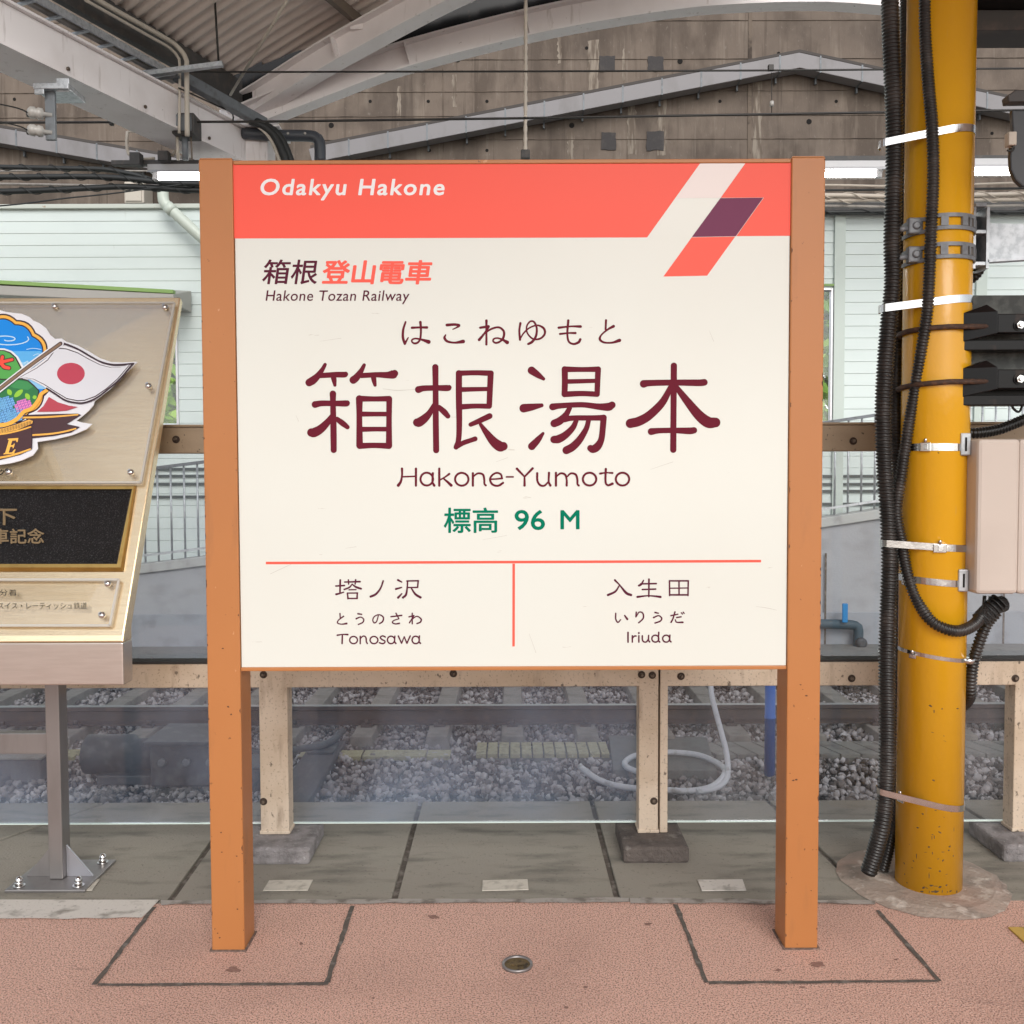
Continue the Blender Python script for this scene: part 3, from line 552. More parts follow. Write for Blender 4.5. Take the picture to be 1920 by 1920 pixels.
# ------------------------------------------------------------------ board-marked concrete wall high behind
YC = 15.0
t = thing('concrete_wall', (0, YC, 4.5), 'tall stained board-marked concrete wall above the mint building', 'wall')
MB().box(-18, 18, YC, YC + .8, P(0, 420, YC).z, 12.5).build('wall', WALLC, t)
mb = MB()
for v in (-70, 40, 112, 172, 218, 262): 
    z = P(960, v, YC).z; mb.box(-18, 18, YC - .012, YC - .002, z - .003, z + .003)
for u in (1406, 830, 300): 
    x = P(u, 100, YC).x; wj = .028 if u == 1406 else .004; mb.box(x - wj, x + wj, YC - .0085 - (.006 if u == 1406 else 0), YC - .001, 5.0, 12)
mb.build('board_joint', WALLJ, t)
mb = MB()
for u, v in ((858, 112), (621, 235), (1275, 115), (1072, 235), (1517, 228), (27, 186), (694, 190), (913, 190), (803, 190), (805, 282), (1350, 190), (1460, 100), (1568, 190), (1800, 190), (30, 276), (1700, 60), (1860, 250), (913, 282), (1100, 90)):
    big = (u, v) in ((858, 112), (621, 235), (1275, 115), (1072, 235), (1517, 228)); mb.lathe(P(u, v, YC - .002), (0, -1, 0), [(0, .042 if big else .026), (.004, .04 if big else .024)], 14)
mb.build('tie_hole', HOLE, t)
for (u0, v0, u1, v1) in ((1124, 106, 1153, 134), (1215, 106, 1243, 134), (1127, 249, 1155, 282), (1212, 246, 1244, 282)):
    px = wavy((u0, v0), (u1, v0), 5, 1.2) + wavy((u1, v0), (u1, v1), 5, 1.2)[1:] + wavy((u1, v1), (u0, v1), 5, 1.5)[1:] + wavy((u0, v1), (u0, v0), 5, 1.2)[1:-1]
    MB().prism([P(u, v, YC - .001) for u, v in px], (0, -.014, 0)).build('mortar_patch', PATCH, t)
# pale lime streaks that run down the wall
STREAK = mat('lime_streak', (0.27, 0.228, 0.185), .9, 0, [((0.13, 0.10, 0.078), 6, .42, .56, (3, 1, .4), .95)])
mb = MB()
for u0, u1, v0, v1 in ((1103, 1122, 75, 172), (1176, 1192, 195, 290), (1234, 1250, 180, 290), (1064, 1076, 242, 300), (1412, 1428, 150, 300), (1168, 1172, 90, 160), (1046, 1052, 60, 120), (745, 752, 160, 220), (848, 856, 140, 200), (1660, 1668, 40, 120)):
    px = wavy((u0, v0), (u1, v0), 3, 2) + wavy((u1, v0), (u1, v1), 12, 2.2)[1:] + wavy((u1, v1), (u0, v1), 3, 2)[1:] + wavy((u0, v1), (u0, v0), 12, 2.2)[1:-1]
    mb.poly([P(u, v, YC - .0030) for u, v in px])
mb.build('lime_streak', STREAK, t)
# gable-shaped cable duct strapped on the wall
def duct(pts, label, name='cable_duct'):
    Y = YC - .17; q = [P(u, v, Y) for u, v in pts]; t = thing(name, q[0], label, 'cable duct', 'grey cable ducts strapped on the wall')
    MB().sweep([p + Vector((0, 0, -.12)) for p in q], [(-.12, -.115), (.12, -.115), (.12, .115), (-.12, .115)]).build('casing', DUCT, t, bevel=.008)
    MB().sweep([p + Vector((0, .02, .018)) for p in q], [(-.14, -.02), (.14, -.02), (.14, .022), (-.14, .022)]).build('lid', DUCTC, t)
    for a, b in zip(q, q[1:]):
        n = max(1, int((b - a).length / .58))
        for k in range(n):
            p = a.lerp(b, (k + .5) / n); mb = MB().box(p.x - .012, p.x + .012, Y - .126, Y + .126, p.z - .242, p.z + .01); mb.box(p.x - .012, p.x + .012, Y + .10, Y + .15, p.z - .32, p.z - .243); mb.build('strap', GREYST, t)
duct([(585, 283), (620, 274), (1495, 104), (1960, 205), (2250, 268)], 'long grey cable duct bent like a gable on the concrete wall')
duct([(-250, 208), (0, 243), (300, 294), (400, 312)], 'short grey cable duct sloping down at the upper left of the concrete wall')

# ------------------------------------------------------------------ trees beyond the building
def tree(x, y, z0, hh, rr, label):
    t = thing('tree', (x, y, z0), label, 'tree', 'trees beyond the building')
    mb = MB().tube(spline([(x, y, z0), (x + .1, y, z0 + hh * .3), (x - .15, y + .1, z0 + hh * .62), (x, y, z0 + hh * .85)], .25), .2, 10, True, None)
    for k in range(7):
        a = k * 2.4; h0 = z0 + hh * (.25 + .08 * k); mb.tube(spline([(x, y, h0), (x + rr * .4 * math.cos(a), y + rr * .4 * math.sin(a), h0 + .5), (x + rr * .8 * math.cos(a), y + rr * .8 * math.sin(a), h0 + .7)], .2), .06, 6)
    mb.build('trunk', BARK, t)
    n = 9000; cl = rng.normal(size=(46, 3)); cl /= np.linalg.norm(cl, axis=1)[:, None]; cl *= rng.uniform(.35, 1, (46, 1)); cc = cl[rng.integers(0, 46, n)] * np.array([rr, rr, hh * .5]) + rng.normal(size=(n, 3)) * .22 * rr * .6
    cc += np.array([x, y, z0 + hh * .55]); a = rng.normal(size=(n, 3)); a /= np.linalg.norm(a, axis=1)[:, None]; b = np.cross(a, rng.normal(size=(n, 3))); b /= np.linalg.norm(b, axis=1)[:, None]; s = rng.uniform(.22, .42, (n, 1))
    V = np.stack([cc - a * s, cc + b * s * .5, cc + a * s, cc - b * s * .5], 1).reshape(-1, 3)
    m2 = MB(); m2.v = [tuple(p) for p in V]; m2.f = [(4 * i, 4 * i + 1, 4 * i + 2, 4 * i + 3) for i in range(n)]; m2.sm = [False] * n; m2.build('crown', LEAF, t)
tree(P(1520, 700, 42).x, 42, -.5, 13, 6.5, 'sunlit green tree seen through the window right of the sign')
tree(P(250, 700, 44).x, 44, -.5, 9.5, 5.0, 'green tree beyond the window behind the plaque')

# ================================================================== canopy over the tracks: girder, arches, corrugated roof
YA = 10.0; C0 = P(480, 250, YA); gd = Vector((.368, .930, 0)).normalized(); pd = Vector((.930, -.368, 0)).normalized()
far = [P(u, v, YA) for u, v in ((430, 262), (486, 238), (517, 225), (620, 185), (755, 135), (960, 81), (1110, 50), (1280, 24), (1400, 15), (1500, 12), (1600, 15), (1800, 36), (2000, 78), (2300, 185))]
nn = Vector((-pd.y, pd.x, 0)); near = [PL(u, v, C0, nn) for u, v in ((418, 252), (486, 213), (620, 130), (800, 32), (875, -4), (960, -42), (1100, -98), (1250, -150))]
def ibeam(path, label, ribs):
    t = thing('roof_arch', path[0], label, 'roof arch', 'white steel roof arches')
    q = [Vector(p) for p in spline(path, .25)]
    MB().sweep([p + Vector((0, 0, .135)) for p in q], [(-.012, -.115), (.012, -.115), (.012, .12), (-.012, .12)]).build('web', STEELW, t)
    MB().sweep(q, [(-.10, 0), (.10, 0), (.10, .019), (-.10, .019)]).build('lower_flange', STEELW, t)
    MB().sweep([p + Vector((0, 0, .256)) for p in q], [(-.10, 0), (.10, 0), (.10, .019), (-.10, .019)]).build('upper_flange', STEELW, t)
    for f in ribs:
        i = int(f * (len(q) - 1)); p = q[i]; d = (q[min(i + 1, len(q) - 1)] - q[i - 1]).normalized(); sx = d.cross(Vector((0, 0, 1))).normalized(); n = sx.cross(d)
        MB().add([p + n * a + sx * s * b + d * c for c in (-.01, .01) for s, b, a in ((-1, .013, .02), (-1, .095, .02), (-1, .095, .255), (-1, .013, .255))], [(0, 1, 2, 3), (7, 6, 5, 4), (0, 4, 5, 1), (1, 5, 6, 2), (2, 6, 7, 3), (3, 7, 4, 0)]).build('stiffener', STEELW, t)
        MB().add([p + n * a + sx * s * b + d * c for c in (-.01, .01) for s, b, a in ((1, .013, .02), (1, .095, .02), (1, .095, .255), (1, .013, .255))], [(0, 1, 2, 3), (7, 6, 5, 4), (0, 4, 5, 1), (1, 5, 6, 2), (2, 6, 7, 3), (3, 7, 4, 0)]).build('stiffener', STEELW, t)
    return q
qf = ibeam(far, 'long white steel roof arch standing right before the concrete wall', (.2, .33, .6, .8))
qn = ibeam(near, 'white steel roof arch in front, running off the top of the photo', (.36, .75))
sv = np.array([(p - C0).dot(pd) for p in qn]); zv = np.array([p.z for p in qn]); pf = np.polyfit(sv, zv, 2)
zroof = lambda s: np.polyval(pf, s) + .41
# column that carries arches and girder
t = thing('canopy_column', (C0.x, YA, -.9), 'white steel canopy column behind the left top corner of the sign', 'column')
MB().box(C0.x - .16, C0.x + .16, YA - .16, YA + .16, -.9, C0.z - .02).build('shaft', STEELW, t, bevel=.01)
MB().box(C0.x - .3, C0.x + .3, YA - .25, YA + .25, C0.z - .019, C0.z + .0).build('head_plate', STEELW, t)
# box girder running from the column towards the camera
ga = C0 + gd * .15; zl = P(425, 297, (C0 - gd * .25).y).z
t = thing('roof_girder', C0, 'wide white box girder coming from the column to the upper left', 'girder')
hg = C0.z - .02 - zl; A = ga + Vector((0, 0, -hg / 2 - .03)); B = A - gd * 8.5
sft = pd * .18
MB().beam(A - sft, B - sft, .36, hg).build('girder_box', STEELW, t, bevel=.012)
MB().beam(A - sft * 1 + Vector((0, 0, -hg / 2 - .011)), B - sft + Vector((0, 0, -hg / 2 - .011)), .44, .02).build('bottom_plate', STEELW, t)
MB().beam(A - sft * 1 + Vector((0, 0, hg / 2 + .011)), B - sft + Vector((0, 0, hg / 2 + .011)), .44, .02).build('top_plate', STEELW, t)
mb = MB()
for k in range(9):
    p = A - sft - gd * (.9 + k * .85) + pd * .186 + Vector((0, 0, -hg / 2 + .05)); mb.lathe(p, pd, [(0, .016), (.012, .016), (.014, .01)], 8)
mb.build('bolt', BOLT, t)
# corrugated roof sheets over the arches; their end is cut parallel to the wall
S = np.linspace(-.22, 5.2, 30); per = .125; mb = MB(); smp = 6
tt = np.arange(-4.6, 3.2, per / smp); nS, nT = len(S), len(tt)
wave = .020 * np.sin(2 * np.pi * tt / per)
lim = (.368 * S - .14) / .93
vv = []
for i, s in enumerate(S):
    for j, u in enumerate(tt):
        uu = min(u, lim[i]); p = C0 + pd * s + gd * uu; vv.append((p.x, p.y, zroof(s) + wave[j]))
ff = [(i * nT + j, i * nT + j + 1, (i + 1) * nT + j + 1, (i + 1) * nT + j) for i in range(nS - 1) for j in range(nT - 1) if tt[j] < max(lim[i], lim[i + 1])]
t = thing('canopy_roof', (C0.x, C0.y, zroof(0)), 'brownish corrugated canopy roof at the upper left', 'roof')
rm = MB().add(vv, ff, True).build('sheet', ROOF, t)
md = rm.modifiers.new('s', 'SOLIDIFY'); md.thickness = .002
# purlins on the near arch, parallel to the girder
for s in (1.22, 2.12, 3.05, 4.0, 5.0):
    p = C0 + pd * s; p.z = zroof(s) - .075; e = (.368 * s - .35) / .93
    MB().beam(p - gd * 4.7, p + gd * (e - .03), .06, .10).build('purlin', BRNST, t)
    mb = MB()
    for k in (0.0,): mb.box(p.x - .06, p.x + .06, p.y - .05, p.y + .05, p.z - .115, p.z - .051)
    mb.build('purlin_cleat', STEELW, t)
# dark eave gutter between roof and girder
p = C0 - pd * .16; p.z = zroof(-.22) - .09
MB().beam(p - gd * .05, p - gd * 4.8, .07, .24).build('eave_gutter', DARKST, t)
# dark gap panel that closes the far end above the long arch
mb = MB(); q = [p for p in qf]
mb.sweep([Vector((p.x, YA + .02, p.z + .52)) for p in q], [(-.02, -.24), (.02, -.24), (.02, .24), (-.02, .24)]); mb.build('end_panel', BLACKP, t)
# tie rods under the roof
mb = MB()
mb.tube([P(432, 178, 9.7), P(545, -10, 8.3)], .014, 8); mb.build('brace_rod', PIPEW, t)
MB().tube([P(410, 120, 8.8), P(401, -30, 8.8)], .011, 6).build('hanger', WIRE, t)
# hanging rod above the sign
t = thing('hanging_rod', P(985, 290, 9.4), 'pale rope-like rod hanging down behind the middle of the sign', 'hanging rod')
pp = [P(985, 284, 9.4), P(986, -60, 9.4)]; n = 60
MB().tube([pp[0].lerp(pp[1], k / n) for k in range(n + 1)], .018, 10, True, [.018 + .003 * math.sin(k * 1.9) for k in range(n + 1)]).build('rod', CABLEB, t)
a = P(985, 290, 9.4); MB().box(a.x - .045, a.x + .045, 9.36, 9.44, a.z - .045, a.z + .04).build('end_fitting', DARKST, t, bevel=.008)

# ------------------------------------------------------------------ cable ladder and conduits along the girder
t = thing('cable_ladder', P(280, 125, 9.0), 'grey cable ladder with rungs along the top of the girder', 'cable ladder')
lr = PL(312, 132, C0 - pd * .02, pd); ll = G(245, 132, lr.z); ll = lr + pd * ((ll - lr).dot(pd)); lwd = (lr - ll).length
MB().beam(lr + gd * .3, lr - gd * 6, .02, .06).build('side_rail', GALV, t); MB().beam(ll + gd * .3, ll - gd * 6, .02, .06).build('side_rail', GALV, t)
for k in range(22):
    p = lr - gd * (.05 + k * .27); MB().beam(p - pd * .011, p - pd * (lwd - .011), .028, .015).build('rung', GALV, t)
for k, m in ((lwd * .3, CABLE), (lwd * .5, CABLEG), (lwd * .62, CABLEG)):
    p = lr - pd * k + Vector((0, 0, .035)); MB().tube([p + gd * .3, p - gd * 6], .018, 8).build('cable', m, t)
e0 = lr + gd * .05
cr = thing('cross_channel', P(330, 130, 8.8), 'grey steel channel held across the end of the cable ladder', 'steel channel')
MB().beam(P(242, 143, 8.7), P(418, 120, 8.7), .05, .04).build('channel', GALV, cr); MB().beam(P(278, 146, 8.75), P(330, 137, 8.75), .06, .06).build('clamp', GREYST, cr, bevel=.005)
t = thing('grey_trunking', P(420, 180, 9.4), 'dark blue-grey trunking leading from the ladder end to the column', 'trunking')
MB().beam(P(330, 140, 8.85), P(495, 232, 9.75), .10, .10).build('trunking', GREYST, t, bevel=.008)
MB().tube(spline([P(335, 165, 8.8), P(400, 195, 9.2), P(435, 212, 9.5), P(436, 228, 9.6)], .05), .008, 6).build('loose_wire', WIRE, t)
for k, (pts, r, lb) in enumerate(((((150, -22), (200, 10), (300, 66), (330, 85), (348, 108), (350, 130), (351, 255)), .022, 'beige conduit pipe bending down over the girder, thicker of two'),
                                (((160, 0), (280, 68), (318, 90), (334, 108), (337, 128), (336, 250)), .013, 'thin rusty conduit pipe bending down over the girder'))):
    pl = C0 + pd * .06; q = [PL(u, v, pl, pd) for u, v in pts[:4]]; y4 = q[-1].y
    q += [P(u, v, y4) for u, v in pts[4:]]
    t = thing('conduit_pipe', q[-1], lb, 'conduit pipe', 'conduit pipes over the girder'); MB().tube(spline(q, .06), r, 10).build('pipe', PIPEW, t)
# insulator bracket under the girder
t = thing('insulator_bracket', P(95, 230, 7.6), 'galvanised bracket with two white insulators under the girder', 'bracket')
YI = 7.6
def pbox(u0, v0, u1, v1, Y, d, name, m, par, bevel=.004):
    a, b = P(u0, v0, Y), P(u1, v1, Y); return MB().box(a.x, b.x, Y, Y + d, b.z, a.z).build(name, m, par, bevel=bevel)
pbox(62, 155, 128, 166, YI - .06, .30, 'top_plate', GALV, t); pbox(83, 167, 104, 262, YI, .03, 'upright', GREYST, t)
pbox(64, 166, 82, 176, YI - .06, .02, 'angle', GALV, t); pbox(105, 146, 130, 172, YI - .03, .02, 'angle', GALV, t)
for v in (214, 247):
    p = P(57, v, YI - .02); ins = MB().lathe(p + Vector((.16, .03, 0)), (-.95, -.3, .05), [(0, .018), (.06, .018), (.07, .042), (.10, .046), (.115, .036), (.13, .046), (.16, .044), (.18, .024)], 18).build('insulator', PORC, t)
    MB().lathe(p, (-.95, -.3, .05), [(0, .025), (.025, .025), (.03, .012)], 12).build('insulator_cap', DARKST, ins)
    c = MB().tube(spline([p, P(30, v - 12, YI - .2), P(-60, v - 30, YI - .7)], .05), .006, 6).build('tie_wire', WIRE, t)
# grey box under the girder and steel channel of the left lamp
t = thing('grey_box', P(342, 230, 9.0), 'dark grey cable box hanging below the girder', 'box')
a, b = P(321, 211, 8.9), P(364, 250, 8.9); MB().box(a.x, b.x, 8.9, 9.12, b.z, a.z).build('box_body', DARKST, t, bevel=.01); MB().box(a.x + .02, b.x - .02, 8.885, 8.8985, b.z + .02, a.z - .02).build('box_cover', GREYST, t, bevel=.004)
for u, m, r in ((332, PIPEW, .016), (346, GREYST, .03), (358, BRNST, .008)): MB().tube([P(u, 249, 9.0), P(u + 2, 300, 9.0)], r, 8).build('pipe', m, t)
t = thing('lamp_channel', P(290, 303, 9.45), 'dark steel channel above the left fluorescent lamp', 'steel channel')
pbox(208, 300, 372, 308, 9.45, .08, 'channel', DARKST, t); pbox(242, 285, 262, 308, 9.35, .0985, 'bracket', DARKST, t); pbox(295, 282, 315, 300, 9.35, .0985, 'bracket', DARKST, t)
MB().tube(spline([P(239, 247, 9.48), P(238, 270, 9.48), P(242, 290, 9.48), P(262, 298, 9.48), P(290, 297, 9.48)], .05), .016, 8).build('conduit', PIPEW, t)
MB().tube([P(239, 247, 9.48), P(312, 245, 9.48)], .010, 8).build('conduit', PIPEW, t)
MB().tube(spline([P(330, 255, 9.42), P(333, 275, 9.42), P(322, 293, 9.42)], .04), .016, 8).build('conduit', PIPEW, t)
t = thing('signal_drop', P(295, 200, 8.7), 'thin rod with a white tag hanging before the girder', 'rod')
MB().tube([P(290, 148, 8.7), P(298, 230, 8.7)], .006, 6).build('rod', WIRE, t); MB().lathe(P(297, 214, 8.7), (0, 0, 1), [(0, .018), (.03, .018)], 10).build('tag', PORC, t)
t = thing('drain_pipe', P(550, 255, 9.85), 'dark grey plastic drain pipe with an elbow above the sign', 'pipe')
MB().tube(spline([P(455, 250, 9.8), P(520, 254, 9.8), P(580, 255, 9.8), P(597, 262, 9.8), P(600, 278, 9.8), P(600, 305, 9.8)], .04), .058, 14).build('pipe', PIPEG, t)
for u in (540, 572): MB().lathe(P(u, 250, 9.74), (0, -1, .1), [(0, .014), (.006, .012)], 8).build('sticker', PORC, t)
t = thing('cable_bundle', P(515, 270, 9.6), 'black cable bundle curving down from the column behind the sign', 'cable bundle')
for k, (dx, m, r) in enumerate(((0, CABLE, .045), (-12, PIPEW, .018), (10, CABLE, .03))):
    MB().tube(spline([P(470 + dx, 226, 9.62), P(500 + dx, 240, 9.62), P(520 + dx, 262, 9.62), P(536 + dx, 300, 9.62), P(548 + dx, 340, 9.62)], .05), r, 10).build('cable', m, t)

# ------------------------------------------------------------------ lamps, cables and wires
def lamp(u0, u1, v0, v1, Y, label):
    a, b = P(u0, v0, Y), P(u1, v1, Y); L = b.x - a.x
    t = thing('fluorescent_lamp', ((a.x + b.x) / 2, Y, a.z), label, 'lamp', 'fluorescent lamps over the track')
    MB().box(a.x, b.x, Y - .05, Y + .09, a.z - .07, a.z).build('housing', LAMPB, t, bevel=.008)
    MB().add([(a.x + .02, Y - .06, a.z - .0705), (b.x - .02, Y - .06, a.z - .0705), (b.x - .02, Y - .13, a.z - .11), (a.x + .02, Y - .13, a.z - .11), (a.x + .02, Y + .14, a.z - .11), (b.x - .02, Y + .14, a.z - .11), (b.x - .02, Y + .09, a.z - .0705), (a.x + .02, Y + .09, a.z - .0705)], [(0, 1, 2, 3), (4, 5, 6, 7), (0, 7, 6, 1)]).build('reflector', LAMPB, t)
    MB().tube([(a.x + .10, Y, a.z - .125), (b.x - .10, Y, a.z - .125)], .024, 12).build('tube', TUBE, t)
    for x in (a.x + .07, b.x - .07): MB().box(x - .028, x + .028, Y - .03, Y + .03, a.z - .155, a.z - .0712).build('socket', LAMPB, t, bevel=.004)
lamp(279, 505, 309, 330, 9.5, 'white fluorescent lamp left of the sign, half hidden by it')
lamp(560, 790, 308, 330, 9.5, 'added fluorescent lamp, unseen behind the left half of the sign')  # unseen lamp added to brighten the arches and roof
lamp(1480, 1660, 304, 328, 9.5, 'lit fluorescent lamp between the sign and the yellow column')
lamp(1700, 1915, 300, 326, 9.5, 'lit fluorescent lamp right of the yellow column')
pbox(1500, 292, 1930, 303, 9.46, .06, 'lamp_rail', DARKST, thing('lamp_support', P(1700, 300, 9.5), 'dark steel rail above the lamps at the right', 'steel rail'))
def cable(pts, Y, r, m, label, wrap=0, group='cable runs before the concrete wall'):
    t = thing('cable', P(*pts[0], Y), label, 'cable', group); q = [Vector(p) for p in spline([P(u, v, Y) for u, v in pts], .12)]
    MB().tube(q, r, 8).build('core', m, t)
    if wrap:
        h = []; L = 0
        for i in range(len(q) - 1):
            for s in (0, .2, .4, .6, .8):
                p = q[i].lerp(q[i + 1], s); a = 2 * math.pi * L / wrap; h.append(p + Vector((0, math.cos(a), math.sin(a))) * (r + .008)); L += (q[i + 1] - q[i]).length * .2
        MB().tube(h, .006, 5).build('spiral_wrap', m, t)
cable([(-200, 308), (0, 313), (140, 316), (200, 318), (260, 329), (330, 342), (700, 350), (1300, 352)], 11.6, .030, CABLE, 'uppermost black cable with spiral wrap, left of the sign', .36)
cable([(-200, 330), (0, 332), (150, 331), (230, 334), (290, 340), (380, 345), (900, 352)], 11.5, .034, CABLE, 'second black wrapped cable from the top, left of the sign', .33)
cable([(-200, 345), (0, 345), (200, 348), (372, 348), (1000, 350)], 11.7, .016, CABLEG, 'thin grey cable between the black wrapped cables')
cable([(-200, 360), (0, 359), (120, 355), (230, 350), (300, 353), (400, 357), (900, 360)], 11.55, .036, CABLE, 'lowest black wrapped cable left of the sign', .36)
cable([(-100, 392), (0, 386), (60, 380), (120, 372), (200, 364), (270, 355), (340, 346)], 11.4, .009, CABLE, 'thin black wire climbing under the cables at the left')
cable([(-200, 322), (0, 321), (100, 319), (372, 322), (900, 330)], 11.75, .010, CABLEG, 'thin pale cable between the two upper black cables')
for k, (v, r, m, wr, nm) in enumerate(((336, .012, CABLEG, 0, 'thin grey cable just below the lamps at the right'), (347, .014, CABLEB, 0, 'pale cable second below the lamps at the right'), (357, .014, CABLE, 0, 'black cable below the pale one at the right'), (366, .026, CABLEB, .4, 'upper pale wrapped cable at the right'), (376, .026, CABLEB, .44, 'lower pale wrapped cable at the right'), (386, .018, CABLEG, 0, 'grey cable beneath the pale wrapped ones'), (398, .022, CABLE, .5, 'black wrapped cable along the building gutter at the right'))):
    cable([(1200, v + 2), (1540, v), (1700, v + (2 if k % 2 else -2)), (1930, v - 6 + k), (2100, v - 10 + k)], 11.6 + .05 * (k % 3), r, m, nm, wr)
t = thing('overhead_wire', P(0, 134, 9.2), 'upper black overhead wire crossing the whole photo', 'wire', 'overhead wires')
MB().tube([P(u, v, 9.2) for u, v in ((-300, 134), (0, 134), (500, 135), (960, 134), (1450, 132), (1950, 128), (2250, 126))], .009, 6).build('wire', WIRE, t)
MB().box(P(1441, 0, 9.2).x, P(1451, 0, 9.2).x, 9.18, 9.22, P(0, 138, 9.2).z, P(0, 127, 9.2).z).build('clip', WIRE, t, bevel=.004)
MB().tube([P(1447, 136, 9.2), P(1447, 212, 9.2)], .004, 5).build('dropper', WIRE, t); MB().lathe(P(1447, 199, 9.2), (0, 0, 1), [(0, .02), (.045, .02)], 10).build('tag', PORC, t)
t = thing('overhead_wire', P(0, 230, 9.0), 'lower black overhead wire just above the sign', 'wire', 'overhead wires')
MB().tube([P(u, v, 9.0) for u, v in ((-300, 231), (0, 230), (500, 228), (960, 222), (1450, 214), (1950, 206), (2250, 202))], .011, 6).build('wire', WIRE, t)
MB().box(P(201, 0, 9).x, P(208, 0, 9).x, 8.98, 9.02, P(0, 236, 9).z, P(0, 227, 9).z).build('clip', WIRE, t, bevel=.004)
# dark beam at the upper right; its canopy is added unseen to shape light
ZC = 3.55; t = thing('added_canopy', P(1870, 38, 3.7), 'unseen canopy added to shape light, with a dark edge beam seen right of the top of the yellow column', 'canopy')
a, b = P(1760, 18, 3.7), P(1900, 56, 3.7); MB().box(a.x, 8, 3.7, 3.86, b.z, a.z).build('edge_beam', DARKST, t, bevel=.004); MB().box(a.x, 8, 3.62, 3.94, a.z + .0005, ZC - .0605).build('flange', BLACKP, t)
MB().box(-8, -2.82, .55, 3.95, ZC - .03, ZC + .05).box(-1.5, 8, .55, 3.95, ZC - .03, ZC + .05).box(-2.82, -1.5, 2.75, 3.95, ZC - .03, ZC + .05).build('roof_sheet', mat('added_canopy_underside', (.78, .70, .58), .7, 0, [((.66, .58, .48), 3, .5, .7)]), t)  # unseen roof; opening left so the plaque reflects sky
MB().box(-4.1, -2.84, .55, 3.6, ZC - .16, ZC - .0305).build('reflection_girder', DARKST, t)  # unseen dark girder added for its reflection in the plaque
for x in (-5.2, -.6, 1.55, 4.8): MB().box(x - .05, x + .05, .55, 3.6, ZC - .14, ZC - .031).build('added_rafter', STEELW, t)
cb = corrugated([P(1790, 84, 5.0), P(1830, 68, 5.0), P(1870, 60, 5.0), P(1960, 55, 5.0)], .045, .02, .16)
tag(cb.build('corrugated_conduit', RUBBER), 'black corrugated conduit curving right from the top of the yellow column', 'conduit')

# ================================================================== glass fence along the platform edge
YF = 3.46; YG = YF + .075
def fence(name, ul, ur, posts, label, gl):
    xl, xr = P(ul, 0, YF).x, P(ur, 0, YF).x
    t = thing('glass_fence', ((xl + xr) / 2, YF, 0), label, 'fence', 'glass fence sections along the platform edge')
    z = lambda v: P(960, v, YF).z
    MB().box(xl, xr, YF + .001, YF + .07, z(848), z(799)).build('top_rail', RAILTOP, t, bevel=.004)
    MB().box(xl, xr, YF - .004, YF + .075, z(798.5), z(794)).build('rail_lip', RAILTOP, t, bevel=.002)
    MB().box(xl, xr, YF + .001, YF + .07, z(1288), z(1243)).build('lower_rail', FENCE, t, bevel=.004)
    MB().box(xl, xr, YF - .002, YF + .07, z(1242.5), z(1239)).build('gasket', GASKET, t)
    gz = G(960, 1543, 0); zb = P(960, 1541, YG).z
    MB().box(xl + .004, xr - .004, YG, YG + .010, z(1246), z(802)).build('glass_pane', gl, t)
    MB().box(xl + .004, xr - .004, YG, YG + .010, zb, z(1252)).build('glass_pane', gl, t)
    MB().box(xl + .004, xr - .004, YG - .001, YG + .011, zb - .004, zb - .0002).build('glass_edge', GLEDGE, t)
    for (a, b, foot, fm, ff) in posts:
        x0, x1 = P(a, 0, YF).x, P(b, 0, YF).x
        MB().box(x0, x1, YF, YF + .0740, .062, z(1242.8)).build('post', FENCE, t, bevel=.003)
        if foot:
            f0, f1 = P(foot[0], 0, 3.33).x, P(foot[1], 0, 3.33).x
            MB().box(f0, f1, 3.33, 3.60, -.002, .061).build('footing', fm, t, bevel=.012)
            MB().box(x0 - .004, x1 + .004, YF - .004, YF + .078, .0615, .075).build('post_foot', FENCE, t, bevel=.003)
    return t
def rail_bolt(t, u, v, r=.008):
    p = P(u, v, YF - .0005)
    MB().lathe(p, (0, -1, 0), [(0, r * 1.9), (.0012, r * 1.7)], 14).build('washer', RUST, t)
    mb = MB().lathe(p + Vector((0, -.0013, 0)), (0, -1, 0), [(0, r), (.006, r), (.008, r * .6)], 6); mb.build('bolt', BOLT, t)
f1 = fence('a', -420, 1239, [(466, 521, (392, 560), BLOCK, 1), (1201, 1238.5, (1171, 1300), BLOCKD, 1)], 'beige framed glass fence section behind the station sign and plaque', GLASSB)
f2 = fence('b', 1242, 2400, [(1242, 1257, None, None, 0), (1928, 1984, (1912, 2060), BLOCK, 1)], 'beige framed glass fence section passing behind the yellow column', GLASS)
for t, pts in ((f1, ((494, 1265), (850, 1263), (1203, 1265), (1223, 1266), (494, 1503), (1226, 1502), (330, 824), (60, 1266))), (f2, ((1277, 1268), (1600, 827), (1597, 1272), (1904, 1272)))):
    for u, v in pts: rail_bolt(t, u, v, .0075)
    
